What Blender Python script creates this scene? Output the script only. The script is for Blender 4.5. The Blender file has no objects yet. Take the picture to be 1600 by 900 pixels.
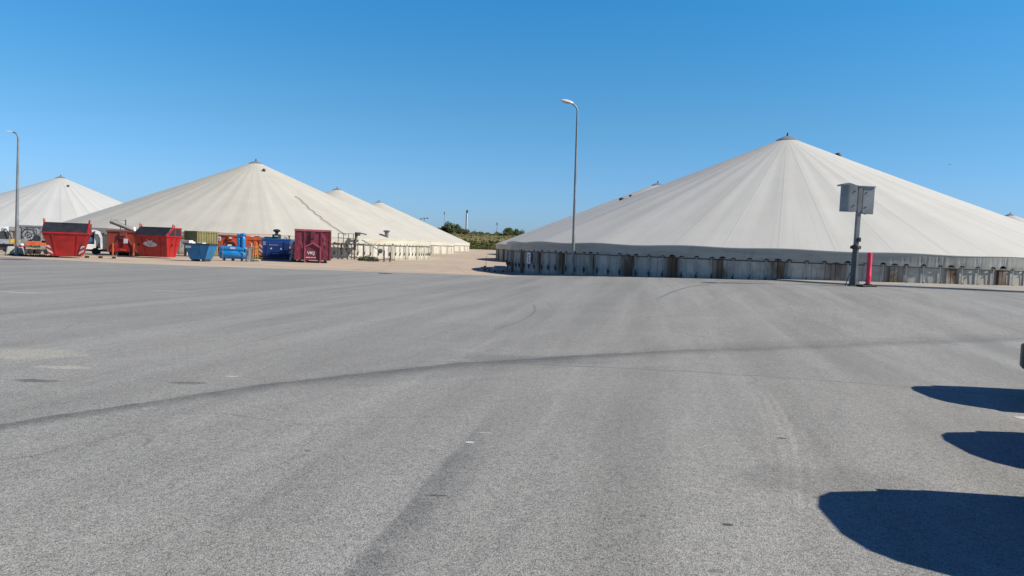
import bpy, bmesh, math, random
from mathutils import Vector, Matrix, noise
R = math.radians
PI = math.pi
sc = bpy.context.scene
col = sc.collection
rnd = random.Random(7)

# ------------------------------------------------------------------ camera, sky, sun, exposure
FPX, PITCH, ROLL, EYE = 1155.0, R(3.1), R(2.1), 1.7
cam = bpy.data.objects.new('camera', bpy.data.cameras.new('camera'))
col.objects.link(cam)
cam.data.sensor_width = 36.0
cam.data.lens = 36.0 * FPX / 1600.0
cam.data.clip_start, cam.data.clip_end = 0.05, 6000
CR = Matrix.Rotation(PI / 2 - PITCH, 3, 'X') @ Matrix.Rotation(ROLL, 3, 'Z')
cam.matrix_world = Matrix.Translation((0, 0, EYE)) @ CR.to_4x4()
sc.camera = cam

SUN_EL = R(39)
SUN_AZ = (0.9744, -0.225)           # horizontal direction towards the sun
sdir = Vector((SUN_AZ[0] * math.cos(SUN_EL), SUN_AZ[1] * math.cos(SUN_EL), math.sin(SUN_EL)))
w = bpy.data.worlds.new('World'); sc.world = w; w.use_nodes = True
wn = w.node_tree.nodes; wl = w.node_tree.links
sky = wn.new('ShaderNodeTexSky'); sky.sky_type = 'NISHITA'; sky.sun_disc = False
sky.sun_elevation = SUN_EL; sky.sun_rotation = math.atan2(SUN_AZ[0], SUN_AZ[1])
sky.air_density = 1.0; sky.dust_density = 0.5; sky.ozone_density = 4.0; sky.altitude = 0
bgn = wn['Background']; bgn.inputs['Strength'].default_value = 0.082
tint = wn.new('ShaderNodeMix'); tint.data_type = 'RGBA'; tint.blend_type = 'MULTIPLY'; tint.inputs[0].default_value = 1.0
wtc = wn.new('ShaderNodeTexCoord'); wsep = wn.new('ShaderNodeSeparateXYZ'); wl.new(wtc.outputs['Generated'], wsep.inputs[0])
wramp = wn.new('ShaderNodeValToRGB'); wl.new(wsep.outputs[2], wramp.inputs[0])     # clean, deep blue northern air, deeper overhead
el = wramp.color_ramp.elements
el[0].position = 0.0; el[0].color = (0.53, 0.74, 1.22, 1); el[1].position = 0.5; el[1].color = (0.09, 0.22, 0.52, 1)
for ps_, cl_ in ((0.08, (0.53, 0.81, 1.14, 1)), (0.16, (0.46, 0.86, 1.06, 1)), (0.31, (0.27, 0.95, 1.22, 1))):
    e_ = el.new(ps_); e_.color = cl_
wl.new(wramp.outputs[0], tint.inputs[7])
wl.new(sky.outputs[0], tint.inputs[6]); wl.new(tint.outputs[2], bgn.inputs['Color'])
sun = bpy.data.objects.new('sun', bpy.data.lights.new('sun', 'SUN')); col.objects.link(sun)
sun.data.energy = 3.9; sun.data.angle = R(0.5); sun.data.color = (1.0, 0.93, 0.80)
sun.rotation_euler = sdir.to_track_quat('Z', 'Y').to_euler()
vs = sc.view_settings
vs.view_transform = 'Standard'; vs.look = 'None'; vs.gamma = 1.0; vs.use_curve_mapping = False
vs.exposure = 0.6

# ------------------------------------------------------------------ placing helpers
def ray(px, py):
    return CR @ Vector(((px - 800) / FPX, -(py - 450) / FPX, -1.0))
def at(px, py, Y):                  # world point at depth Y seen at a photo position
    d = ray(px, py); return Vector((0, 0, EYE)) + d * (Y / d.y)
def sst(t, a, b):
    t = min(1, max(0, (t - a) / (b - a))); return t * t * (3 - 2 * t)
def terrain(x, y):
    z = 0.0
    if x > 0: z += 0.75 * (1 - math.exp(-x / 9.0)) * sst(y, 12, 30)
    if y > 85: z += 0.0075 * (min(y, 215) - 85)
    return z
def foot(px, Y):                    # ground point under a photo column at depth Y
    p = at(px, 420, Y); 
    for _ in range(4):
        z = terrain(p.x, Y)
        # column shifts with height because the camera is rolled
        d = ray(px, 0); 
        best = None
        lo, hi = 0.0, 900.0
        for _k in range(40):
            m = (lo + hi) / 2
            q = at(px, m, Y)
            if q.z > z: lo = m
            else: hi = m
        p = at(px, (lo + hi) / 2, Y)
    return Vector((p.x, Y, terrain(p.x, Y)))

# ------------------------------------------------------------------ object helpers
def tag(o, label=None, cat=None, group=None, kind=None):
    if label: o['label'] = label
    if cat: o['category'] = cat
    if group: o['group'] = group
    if kind: o['kind'] = kind
    return o
def empty(name, loc, rz=0.0, label=None, cat=None, group=None, tilt=(0, 0)):
    o = bpy.data.objects.new(name, None); col.objects.link(o)
    o.location = loc; o.rotation_euler = (tilt[0], tilt[1], rz); o.empty_display_size = 0.3
    return tag(o, label, cat, group)
def copy_tree(o, parent=None):
    c = o.copy(); col.objects.link(c)
    if parent: c.parent = parent
    for ch in o.children: copy_tree(ch, c)
    return c

class MB:
    def __init__(s): s.v = []; s.f = []; s.uv = {}
    def add(s, vs_, fs):
        b = len(s.v); s.v += [tuple(p) for p in vs_]; s.f += [tuple(b + i for i in f) for f in fs]; return s
    def box(s, x0, x1, y0, y1, z0, z1):
        return s.add([(x0,y0,z0),(x1,y0,z0),(x1,y1,z0),(x0,y1,z0),(x0,y0,z1),(x1,y0,z1),(x1,y1,z1),(x0,y1,z1)],
                     [(0,3,2,1),(4,5,6,7),(0,1,5,4),(1,2,6,5),(2,3,7,6),(3,0,4,7)])
    def hexa(s, lo, hi):            # two quads (4 points each), lo below hi, counter-clockwise from above
        return s.add(list(lo) + list(hi), [(0,3,2,1),(4,5,6,7),(0,1,5,4),(1,2,6,5),(2,3,7,6),(3,0,4,7)])
    def bar(s, a, b, wx, wy):       # rectangular bar between two points
        a, b = Vector(a), Vector(b); d = (b - a).normalized()
        u = d.cross(Vector((0,0,1))); u = Vector((1,0,0)) if u.length < 1e-3 else u.normalized()
        v = d.cross(u).normalized()
        L = []
        for p in (a, b):
            L += [p + u*wx/2 + v*wy/2, p - u*wx/2 + v*wy/2, p - u*wx/2 - v*wy/2, p + u*wx/2 - v*wy/2]
        return s.add(L, [(0,1,2,3),(7,6,5,4),(0,4,5,1),(1,5,6,2),(2,6,7,3),(3,7,4,0)])
    def tube(s, pts, r, n=10, caps=True):
        pts = [Vector(p) for p in pts]; rs = r if isinstance(r, (list, tuple)) else [r] * len(pts)
        base = len(s.v); u = None
        for i, p in enumerate(pts):
            d = (pts[min(i+1, len(pts)-1)] - pts[max(i-1, 0)]).normalized()
            if u is None:
                u = d.cross(Vector((0,0,1))); u = Vector((1,0,0)) if u.length < 1e-3 else u.normalized()
            else:
                u = (u - d * u.dot(d)).normalized()
            v = d.cross(u)
            for k in range(n):
                a = 2*PI*k/n; s.v.append(tuple(p + (u*math.cos(a) + v*math.sin(a)) * rs[i]))
        for i in range(len(pts)-1):
            for k in range(n):
                a, b = base + i*n + k, base + i*n + (k+1) % n
                s.f.append((a, b, b+n, a+n))
        if caps:
            s.f.append(tuple(base + k for k in range(n))[::-1]); s.f.append(tuple(base + (len(pts)-1)*n + k for k in range(n)))
        return s
    def lathe(s, prof, n=24, o=(0,0,0), axis='z'):
        base = len(s.v)
        for (r, z) in prof:
            for k in range(n):
                a = 2*PI*k/n; x, y = r*math.cos(a), r*math.sin(a)
                p = (x, y, z) if axis == 'z' else ((z, x, y) if axis == 'x' else (x, z, y))
                s.v.append((p[0]+o[0], p[1]+o[1], p[2]+o[2]))
        for i in range(len(prof)-1):
            for k in range(n):
                a, b = base+i*n+k, base+i*n+(k+1)%n
                s.f.append((a, b, b+n, a+n))
        s.f.append(tuple(base+k for k in range(n))[::-1]); s.f.append(tuple(base+(len(prof)-1)*n+k for k in range(n)))
        return s
    def prism(s, poly, axis, a, b):
        def P(q, t): return (q[0], t, q[1]) if axis == 'y' else ((t, q[0], q[1]) if axis == 'x' else (q[0], q[1], t))
        n = len(poly)
        return s.add([P(q, a) for q in poly] + [P(q, b) for q in poly],
                     [tuple(range(n))[::-1], tuple(range(n, 2*n))] + [(i, (i+1) % n, n+(i+1) % n, n+i) for i in range(n)])
    def corr(s, p0, p1, z0, z1, depth=0.04, period=0.3, dirn=(0,-1)):   # corrugated upright sheet with thickness
        p0, p1 = Vector(p0), Vector(p1); L = (p1-p0).length; d = (p1-p0)/L; nrm = Vector((dirn[0], dirn[1], 0))
        k = max(2, int(L/period)); ts = []
        for i in range(k):
            for q, o in ((0.0,0),(0.32,0),(0.42,1),(0.9,1)):
                ts.append(((i+q)/k*L, o*depth))
        ts.append((L, 0)); base = len(s.v)
        for t, o in ts:
            a = p0 + d*t + nrm*o; b = a - nrm*0.03
            s.v += [(a.x,a.y,z0),(a.x,a.y,z1),(b.x,b.y,z1),(b.x,b.y,z0)]
        for i in range(len(ts)-1):
            q = base+4*i
            s.f += [(q,q+4,q+5,q+1),(q+1,q+5,q+6,q+2),(q+2,q+6,q+7,q+3),(q+3,q+7,q+4,q)]
        q = base+4*(len(ts)-1); s.f += [(base,base+1,base+2,base+3),(q+3,q+2,q+1,q)]
        return s
    def build(s, name, m, parent=None, bevel=0, smooth=False, fix=True):
        me = bpy.data.meshes.new(name); me.from_pydata(s.v, [], s.f); me.update()
        if fix:
            bm = bmesh.new(); bm.from_mesh(me); bmesh.ops.recalc_face_normals(bm, faces=bm.faces); bm.to_mesh(me); bm.free()
        if s.uv:
            lay = me.uv_layers.new(name='UVMap')
            for lp in me.loops: lay.data[lp.index].uv = s.uv[lp.vertex_index]
        me.materials.append(m)
        if smooth:
            for p in me.polygons: p.use_smooth = True
            if smooth != 'all': me.set_sharp_from_angle(angle=R(38))
        o = bpy.data.objects.new(name, me); col.objects.link(o)
        if parent: o.parent = parent
        if bevel:
            b = o.modifiers.new('bevel', 'BEVEL'); b.width = bevel; b.segments = 2; b.limit_method = 'ANGLE'
        return o

def lettering(name, s, size, m, parent, loc, rot=(PI/2, 0, 0), sx=1.0):
    cu = bpy.data.curves.new('tmp', 'FONT'); cu.body = s; cu.size = size; cu.extrude = 0.004
    cu.align_x = 'CENTER'; cu.align_y = 'CENTER'; cu.offset = size*0.02
    t = bpy.data.objects.new('tmp', cu); col.objects.link(t)
    me = bpy.data.meshes.new_from_object(t.evaluated_get(bpy.context.evaluated_depsgraph_get()))
    bpy.data.objects.remove(t); bpy.data.curves.remove(cu)
    me.materials.clear(); me.materials.append(m)
    o = bpy.data.objects.new(name, me); col.objects.link(o); o.parent = parent
    o.location = loc; o.rotation_euler = rot; o.scale = (sx, 1, 1)
    return o

# ------------------------------------------------------------------ materials
class NT:
    def __init__(s, name):
        s.m = bpy.data.materials.new(name); s.m.use_nodes = True
        s.n = s.m.node_tree.nodes; s.l = s.m.node_tree.links
        s.b = s.n['Principled BSDF']; s.tc = s.n.new('ShaderNodeTexCoord')
    def put(s, sock, v):
        if hasattr(v, 'links') or hasattr(v, 'is_output'): s.l.new(v, sock)
        elif isinstance(v, (tuple, list)) and len(v) == 3 and sock.type == 'RGBA': sock.default_value = (*v, 1)
        else: sock.default_value = v
    def math(s, op, a, b=0.0, c=0.0, clamp=False):
        n = s.n.new('ShaderNodeMath'); n.operation = op; n.use_clamp = clamp
        for i, v in enumerate((a, b, c)): s.put(n.inputs[i], v)
        return n.outputs[0]
    def ss(s, x, a, b):             # smoothstep
        n = s.n.new('ShaderNodeMapRange'); n.interpolation_type = 'SMOOTHSTEP'
        s.put(n.inputs[0], x); n.inputs[1].default_value = a; n.inputs[2].default_value = b
        n.inputs[3].default_value = 0; n.inputs[4].default_value = 1
        return n.outputs[0]
    def lin(s, x, a, b, c=0.0, d=1.0):
        n = s.n.new('ShaderNodeMapRange'); s.put(n.inputs[0], x)
        for i, v in enumerate((a, b, c, d)): n.inputs[i+1].default_value = v
        return n.outputs[0]
    def mix(s, f, a, b, mode='MIX'):
        n = s.n.new('ShaderNodeMix'); n.data_type = 'RGBA'; n.blend_type = mode
        s.put(n.inputs[0], f); s.put(n.inputs[6], a); s.put(n.inputs[7], b)
        return n.outputs[2]
    def coord(s, which='Object', scale=(1,1,1), rot=(0,0,0), loc=(0,0,0)):
        n = s.n.new('ShaderNodeMapping'); s.l.new(s.tc.outputs[which], n.inputs[0])
        if any(rot):                # axes turned first, then stretched
            n.vector_type = 'TEXTURE'; scale = tuple(1.0/k for k in scale); rot = tuple(-k for k in rot)
        n.inputs['Scale'].default_value = scale; n.inputs['Rotation'].default_value = rot; n.inputs['Location'].default_value = loc
        return n.outputs[0]
    def noise(s, vec, scale=5, detail=3, rough=0.55, dist=0.0):
        n = s.n.new('ShaderNodeTexNoise'); s.l.new(vec, n.inputs['Vector'])
        n.inputs['Scale'].default_value = scale; n.inputs['Detail'].default_value = detail
        n.inputs['Roughness'].default_value = rough; n.inputs['Distortion'].default_value = dist
        return n.outputs[0]
    def xyz(s, vec):
        n = s.n.new('ShaderNodeSeparateXYZ'); s.l.new(vec, n.inputs[0]); return n.outputs
    def bump(s, h, strength=0.3, dist=0.02):
        n = s.n.new('ShaderNodeBump'); s.l.new(h, n.inputs['Height'])
        n.inputs['Strength'].default_value = strength; n.inputs['Distance'].default_value = dist
        s.l.new(n.outputs[0], s.b.inputs['Normal'])
    def out(s, colr, rough=0.6, metal=0.0, spec=0.5):
        s.put(s.b.inputs['Base Color'], colr); s.put(s.b.inputs['Roughness'], rough)
        s.put(s.b.inputs['Metallic'], metal); s.b.inputs['Specular IOR Level'].default_value = spec
        return s.m

def paint(name, rgb, rough=0.5, dirt=0.35, metal=0.0, dcol=(0.09,0.065,0.045), scale=1.6, vary=0.25, spec=0.5):
    t = NT(name)
    n1 = t.noise(t.coord('Object', (1,1,0.35)), scale*2.2, 5, 0.65, 0.6)
    n2 = t.noise(t.coord('Object', (1,1,0.12), loc=(3,1,7)), scale*7, 3)
    n3 = t.noise(t.coord('Object', loc=(9,2,4)), scale*0.9, 2)
    c = t.mix(t.lin(n3, 0.3, 0.7, 0, 1), tuple(v*(1-vary) for v in rgb), tuple(min(1, v*(1+vary)) for v in rgb))
    mask = t.math('MULTIPLY', t.ss(t.math('ADD', t.math('MULTIPLY', n1, 0.6), t.math('MULTIPLY', n2, 0.4)), 0.48, 0.68), dirt)
    c = t.mix(mask, c, dcol)
    t.bump(n1, 0.15, 0.02)
    return t.out(c, t.lin(n1, 0.3, 0.7, rough*0.8, min(1, rough*1.25)), metal, spec)

M = {}
M['red'] = paint('red_paint', (0.36, 0.012, 0.014), 0.42, 0.16)
M['redbrown'] = paint('faded_red_paint', (0.26, 0.042, 0.026), 0.6, 0.5)
M['orange'] = paint('orange_paint', (0.62, 0.13, 0.035), 0.55, 0.4)
M['orangered'] = paint('orange_red_paint', (0.42, 0.075, 0.035), 0.55, 0.4)
M['maroonworn'] = paint('worn_maroon_paint', (0.30, 0.075, 0.10), 0.5, 0.3, dcol=(0.14,0.03,0.04))
M['maroon'] = paint('maroon_paint', (0.165, 0.016, 0.036), 0.5, 0.35, dcol=(0.2,0.07,0.08))
M['blue'] = paint('blue_paint', (0.007, 0.16, 0.36), 0.4, 0.25)
M['navy'] = paint('dark_blue_paint', (0.012, 0.045, 0.20), 0.4, 0.3)
M['cyanblue'] = paint('bright_blue_paint', (0.016, 0.22, 0.55), 0.35, 0.22)
M['olive'] = paint('olive_paint', (0.13, 0.15, 0.055), 0.6, 0.45)
M['yellowgreen'] = paint('yellow_green_paint', (0.20, 0.18, 0.075), 0.6, 0.5)  # olive made lighter and yellower to imitate sun on it
M['yellow'] = paint('yellow_paint', (0.55, 0.36, 0.03), 0.5, 0.35)
M['white'] = paint('white_paint', (0.72, 0.72, 0.70), 0.45, 0.3)
M['lid'] = paint('dark_ribbed_lid', (0.035, 0.038, 0.046), 0.45, 0.25, dcol=(0.1,0.095,0.085))
M['black'] = paint('black_plastic', (0.022, 0.023, 0.026), 0.5, 0.25, dcol=(0.1,0.095,0.085))
M['rubber'] = paint('black_rubber', (0.02, 0.02, 0.02), 0.8, 0.3)
M['galv'] = paint('galvanised_steel', (0.22, 0.225, 0.23), 0.5, 0.3, 0.2, (0.16,0.155,0.15))
M['greysteel'] = paint('grey_steel', (0.20, 0.205, 0.205), 0.55, 0.4, 0.2)
M['darksteel'] = paint('dark_steel', (0.055, 0.055, 0.055), 0.55, 0.4, 0.2)
M['postgrey'] = paint('dark_grey_post', (0.085, 0.09, 0.09), 0.5, 0.35)
M['boardgrey'] = paint('grey_aluminium', (0.30, 0.32, 0.34), 0.45, 0.25, 0.3, (0.18,0.18,0.18))
M['housing'] = paint('grey_housing', (0.25, 0.255, 0.26), 0.5, 0.25, 0.0, (0.13,0.13,0.13))
M['pink'] = paint('faded_pink_red', (0.90, 0.035, 0.085), 0.5, 0.12, dcol=(0.75,0.3,0.3))
M['concrete'] = paint('concrete_block', (0.42, 0.41, 0.38), 0.85, 0.4, dcol=(0.18,0.165,0.14))
M['slab'] = paint('concrete_kerb', (0.35, 0.325, 0.28), 0.9, 0.45, dcol=(0.2,0.175,0.14), scale=0.8)
M['timber'] = paint('weathered_timber', (0.36, 0.29, 0.19), 0.85, 0.5)
M['rust'] = paint('rusty_steel', (0.17, 0.075, 0.04), 0.8, 0.5)
M['bark'] = paint('bark', (0.10, 0.08, 0.06), 0.9, 0.4)
M['glass'] = paint('dark_glass', (0.02, 0.03, 0.045), 0.08, 0.08)
M['lens'] = paint('lamp_lens', (0.45, 0.45, 0.44), 0.2, 0.2)
M['tail'] = paint('red_lens', (0.30, 0.01, 0.012), 0.2, 0.05)
M['carblue'] = paint('dark_blue_car_paint', (0.012, 0.02, 0.045), 0.22, 0.06, 0.3)
M['cargrey'] = paint('dark_grey_car_paint', (0.05, 0.052, 0.055), 0.25, 0.06, 0.4)
M['carsilver'] = paint('grey_car_paint', (0.22, 0.225, 0.23), 0.25, 0.06, 0.5)
M['alloy'] = paint('alloy', (0.5, 0.5, 0.5), 0.3, 0.2, 0.7)

def m_chevron():
    t = NT('red_white_chevron'); x, y, z = t.xyz(t.tc.outputs['Object'])
    s_ = t.math('FRACT', t.math('MULTIPLY', t.math('ADD', t.math('MULTIPLY', x, -0.8), z), 2.6))
    return t.out(t.mix(t.math('GREATER_THAN', s_, 0.5), (0.30, 0.02, 0.025), (0.52, 0.49, 0.48)), 0.5)
M['chevron'] = m_chevron()

def m_roof(name, rgb, dcol, seam, streak, seed):
    t = NT(name); uv = t.coord('UV'); u, v, _ = t.xyz(uv)
    fr = t.math('ABSOLUTE', t.math('SUBTRACT', t.math('FRACT', t.math('ADD', u, 0.5)), 0.5))   # distance to seam in panels
    dist = t.math('MULTIPLY', t.math('MULTIPLY', fr, v), 2.63)                                  # metres
    line = t.math('SUBTRACT', 1.0, t.ss(dist, 0.02, 0.07))
    r1 = t.noise(t.coord('UV', (2.6, 1.1, 1), loc=(seed, 0, 0)), 1.0, 4, 0.6)                   # radial runs of dirt
    r2 = t.noise(t.coord('UV', (0.33, 0.6, 1), loc=(seed*2, 5, 0)), 1.0, 3)
    r3 = t.noise(t.coord('Object', (1,1,1), loc=(seed,0,0)), 0.35, 5, 0.62)
    r4 = t.noise(t.coord('UV', (11, 0.7, 1), loc=(seed, 3, 0)), 1.0, 2)
    pan = t.n.new('ShaderNodeTexWhiteNoise'); pan.noise_dimensions = '1D'
    t.l.new(t.math('ADD', t.math('FLOOR', u), seed), pan.inputs['W'])
    c = t.mix(t.ss(t.math('ADD', t.math('MULTIPLY', r1, 0.5), t.math('MULTIPLY', r3, 0.5)), 0.40, 0.64), rgb, dcol)
    c = t.mix(t.math('MULTIPLY', t.ss(r4, 0.5, 0.72), streak), c, tuple(k*0.72 for k in dcol))
    c = t.mix(t.math('MULTIPLY', pan.outputs[0], 0.09), c, tuple(k*0.8 for k in dcol))
    c = t.mix(t.math('MULTIPLY', t.ss(r2, 0.45, 0.65), 0.25), c, tuple(min(1, k*1.12) for k in rgb))
    smear = t.math('SUBTRACT', 1.0, t.ss(t.math('ADD', dist, t.math('MULTIPLY', r4, 0.35)), 0.12, 0.55))
    c = t.mix(t.math('MULTIPLY', smear, t.math('MULTIPLY', t.ss(r2, 0.35, 0.62), 0.38)), c, tuple(k*0.80 for k in dcol))
    c = t.mix(t.math('MULTIPLY', line, t.math('MULTIPLY', t.ss(r1, 0.35, 0.6), seam[1])), c, seam[0])
    t.bump(t.math('ADD', t.math('MULTIPLY', line, 0.25), t.math('MULTIPLY', r1, 1.0)), 0.25, 0.06)
    t.out(c, 0.62, 0, 0.3)
    tr = t.n.new('ShaderNodeBsdfTranslucent'); tr.inputs['Color'].default_value = (0.82, 0.81, 0.76, 1)   # thin cloth lets some light through
    ms = t.n.new('ShaderNodeMixShader'); ms.inputs[0].default_value = 0.30
    t.l.new(t.b.outputs[0], ms.inputs[1]); t.l.new(tr.outputs[0], ms.inputs[2])
    t.l.new(ms.outputs[0], t.n['Material Output'].inputs['Surface'])
    return t.m
M['roof_right'] = m_roof('tent_cloth_grey_white', (0.81, 0.80, 0.745), (0.765, 0.75, 0.685), ((0.52, 0.50, 0.45), 0.14), 0.18, 3.0)
M['roof_left'] = m_roof('tent_cloth_cream', (0.74, 0.715, 0.635), (0.665, 0.63, 0.54), ((0.78, 0.76, 0.69), 0.8), 0.09, 11.0)
M['roof_white'] = m_roof('tent_cloth_white', (0.72, 0.73, 0.71), (0.68, 0.68, 0.655), ((0.52, 0.52, 0.50), 0.4), 0.08, 21.0)

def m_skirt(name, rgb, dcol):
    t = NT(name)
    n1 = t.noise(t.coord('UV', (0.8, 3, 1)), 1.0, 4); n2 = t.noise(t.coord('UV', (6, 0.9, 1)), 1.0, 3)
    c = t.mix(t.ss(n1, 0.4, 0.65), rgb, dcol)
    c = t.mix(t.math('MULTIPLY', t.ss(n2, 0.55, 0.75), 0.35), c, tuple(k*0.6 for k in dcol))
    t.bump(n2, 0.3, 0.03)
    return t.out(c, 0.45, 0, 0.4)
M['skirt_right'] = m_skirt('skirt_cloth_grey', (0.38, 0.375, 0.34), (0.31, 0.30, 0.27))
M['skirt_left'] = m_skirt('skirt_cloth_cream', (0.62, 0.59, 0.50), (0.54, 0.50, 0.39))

def m_wall(name, rgb, stain, amount):
    t = NT(name); u, v, _ = t.xyz(t.coord('UV'))
    fr = t.math('ABSOLUTE', t.math('SUBTRACT', t.math('FRACT', t.math('ADD', u, 0.5)), 0.5))
    near = t.math('SUBTRACT', 1.0, t.ss(fr, 0.05, 0.24))
    n1 = t.noise(t.coord('UV', (24, 0.35, 1)), 1.0, 4, 0.6); n2 = t.noise(t.coord('UV', (1.7, 0.3, 1), loc=(4,2,0)), 1.0, 3)
    n3 = t.noise(t.coord('Object', (1,1,1)), 2.2, 5, 0.65)
    pan = t.n.new('ShaderNodeTexWhiteNoise'); pan.noise_dimensions = '1D'
    t.l.new(t.math('FLOOR', t.math('ADD', t.math('MULTIPLY', u, 3.0), 0.4)), pan.inputs['W'])
    c = t.mix(t.ss(n3, 0.38, 0.66), rgb, tuple(k*0.72 for k in rgb))
    c = t.mix(t.math('MULTIPLY', pan.outputs[0], 0.65), c, tuple(k*0.55 for k in rgb))
    mk = t.math('MULTIPLY', t.math('ADD', t.math('MULTIPLY', near, t.ss(n2, 0.30, 0.55)), t.math('MULTIPLY', t.ss(n1, 0.52, 0.7), 0.55)), amount, clamp=True)
    c = t.mix(mk, c, stain)
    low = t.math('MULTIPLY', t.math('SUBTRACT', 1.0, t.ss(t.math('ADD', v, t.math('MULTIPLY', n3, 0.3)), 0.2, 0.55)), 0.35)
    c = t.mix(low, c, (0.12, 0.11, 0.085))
    t.bump(n3, 0.25, 0.03)
    return t.out(c, 0.85, 0, 0.25)
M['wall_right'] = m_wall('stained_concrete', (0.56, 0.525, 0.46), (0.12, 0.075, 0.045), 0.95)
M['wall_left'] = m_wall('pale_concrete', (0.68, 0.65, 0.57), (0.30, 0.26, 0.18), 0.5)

def polyY(t, x, cs):                # polynomial, highest power first
    r = cs[0]
    for k in cs[1:]: r = t.math('ADD', t.math('MULTIPLY', r, x), k)
    return r
def m_asphalt():
    t = NT('worn_asphalt'); P = t.tc.outputs['Object']; x, y, z = t.xyz(P)
    # tyre polished lanes, stretched along the driving direction
    s1 = t.noise(t.coord('Object', (0.05, 0.95, 1), (0, 0, R(-79))), 1.0, 5, 0.6, 0.35)
    s2 = t.noise(t.coord('Object', (0.06, 2.6, 1), (0, 0, R(-83)), (5,9,0)), 1.0, 5, 0.65, 0.35)
    s3 = t.noise(t.coord('Object', (0.10, 0.95, 1), (0, 0, R(-59)), (1,4,0)), 1.0, 5, 0.62, 0.4)
    s4 = t.noise(t.coord('Object', (0.12, 4.2, 1), (0, 0, R(-66)), (3,7,0)), 1.0, 4, 0.6, 0.3)
    b1 = t.noise(t.coord('Object', (0.16, 0.28, 1), loc=(2,2,0)), 1.0, 4, 0.6)
    f1 = t.noise(P, 2.6, 5, 0.7)
    c = t.mix(t.ss(s1, 0.28, 0.74), (0.224, 0.219, 0.201), (0.314, 0.309, 0.287))
    c = t.mix(t.math('MULTIPLY', t.ss(s2, 0.55, 0.72), 0.30), c, (0.177, 0.173, 0.159))
    c = t.mix(t.math('MULTIPLY', t.ss(s3, 0.50, 0.74), 0.30), c, (0.353, 0.345, 0.316))
    c = t.mix(t.math('MULTIPLY', t.ss(s4, 0.55, 0.72), 0.28), c, (0.183, 0.183, 0.183))
    c = t.mix(t.math('MULTIPLY', t.ss(b1, 0.45, 0.7), 0.35), c, (0.332, 0.321, 0.289))
    c = t.mix(t.math('MULTIPLY', t.ss(f1, 0.45, 0.75), 0.25), c, (0.184, 0.180, 0.167))
    wob = t.math('MULTIPLY', t.math('SUBTRACT', t.noise(t.coord('Object', (0.55,0.55,1)), 1.0, 4, 0.6), 0.5), 0.75)
    fine = t.noise(t.coord('Object', (3, 3, 1), loc=(7,1,0)), 1.0, 4, 0.7)
    def band(d, w0, w1, k, colr, x0=None, x1=None, along=None):
        nonlocal c
        m = t.math('SUBTRACT', 1.0, t.ss(t.math('ABSOLUTE', d), w0, w1))
        if x0 is not None:
            m = t.math('MULTIPLY', m, t.math('MULTIPLY', t.ss(along, x0[0], x0[1]), t.math('SUBTRACT', 1.0, t.ss(along, x1[0], x1[1]))))
        m = t.math('MULTIPLY', m, t.math('MULTIPLY', t.lin(fine, 0.3, 0.75, 0.5, 1.0), k))
        c = t.mix(m, c, colr)
    def edge_band(d, sharp, wide, k, colr, x0, x1, along):      # hard on the far side (d = 0), fading out over 'wide' towards d < 0
        nonlocal c
        m = t.math('MULTIPLY', t.math('SUBTRACT', 1.0, t.ss(d, 0.0, sharp)), t.ss(d, -wide, -0.02))
        m = t.math('MULTIPLY', m, t.math('MULTIPLY', t.ss(along, x0[0], x0[1]), t.math('SUBTRACT', 1.0, t.ss(along, x1[0], x1[1]))))
        m = t.math('MULTIPLY', m, t.math('MULTIPLY', t.lin(fine, 0.3, 0.75, 0.45, 1.0), k))
        c = t.mix(m, c, colr)
    # long curved dirty joint across the yard
    dA = t.math('ADD', t.math('SUBTRACT', y, polyY(t, x, CA)), t.math('MULTIPLY', wob, 0.8))
    edge_band(t.math('SUBTRACT', dA, 0.12), 0.09, 0.62, 0.85, (0.078, 0.077, 0.073), (-7.5, -4), (0.5, 6.5), x)
    edge_band(t.math('SUBTRACT', dA, 0.12), 0.35, 0.45, 0.42, (0.095, 0.093, 0.088), (0.5, 4.5), (11, 16), x)
    edge_band(dA, 0.5, 1.3, 0.42, (0.105, 0.104, 0.100), (-3.2, -1.6), (0.5, 3.0), x)
    edge_band(t.math('SUBTRACT', dA, 0.5), 0.7, 0.9, 0.35, (0.115, 0.114, 0.110), (1.5, 5.0), (12, 16), x)
    band(t.math('SUBTRACT', dA, -1.15), 0.02, 0.22, 0.28, (0.330, 0.330, 0.330), (-3.6, -2), (2.0, 5.0), x)
    # lane edge running away from the camera
    dB = t.math('ADD', t.math('SUBTRACT', polyY(t, y, CB), x), t.math('MULTIPLY', wob, 0.10))
    edge_band(dB, 0.05, 0.42, 0.62, (0.085, 0.088, 0.092), (0, 2), (5.0, 8.5), y)
    band(t.math('SUBTRACT', dB, 0.17), 0.03, 0.2, 0.30, (0.336, 0.336, 0.330), (0, 2), (6, 9.5), y)
    # tar joint, skid arcs, scrubbing
    dC = t.math('ADD', t.math('SUBTRACT', y, polyY(t, x, CC)), t.math('MULTIPLY', wob, 0.10))
    band(dC, 0.01, 0.05, 0.6, (0.072, 0.072, 0.068), (-1.6, -0.8), (7.0, 10), x)
    dD = t.math('SUBTRACT', x, polyY(t, y, CD))
    band(dD, 0.012, 0.06, 0.5, (0.084, 0.081, 0.075), (15.0, 16), (21.5, 22.5), y)
    band(t.math('SUBTRACT', dD, 0.5), 0.012, 0.06, 0.15, (0.084, 0.081, 0.075), (16.0, 18), (22.5, 24.5), y)
    dE = t.math('ADD', t.math('SUBTRACT', y, polyY(t, x, CE)), t.math('MULTIPLY', wob, 0.2))
    band(dE, 0.05, 0.22, 0.8, (0.084, 0.081, 0.075), (4.4, 5.2), (13.2, 14.2), x)
    dF = t.math('ADD', t.math('SUBTRACT', x, polyY(t, y, CF)), t.math('MULTIPLY', wob, 0.08))
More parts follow.
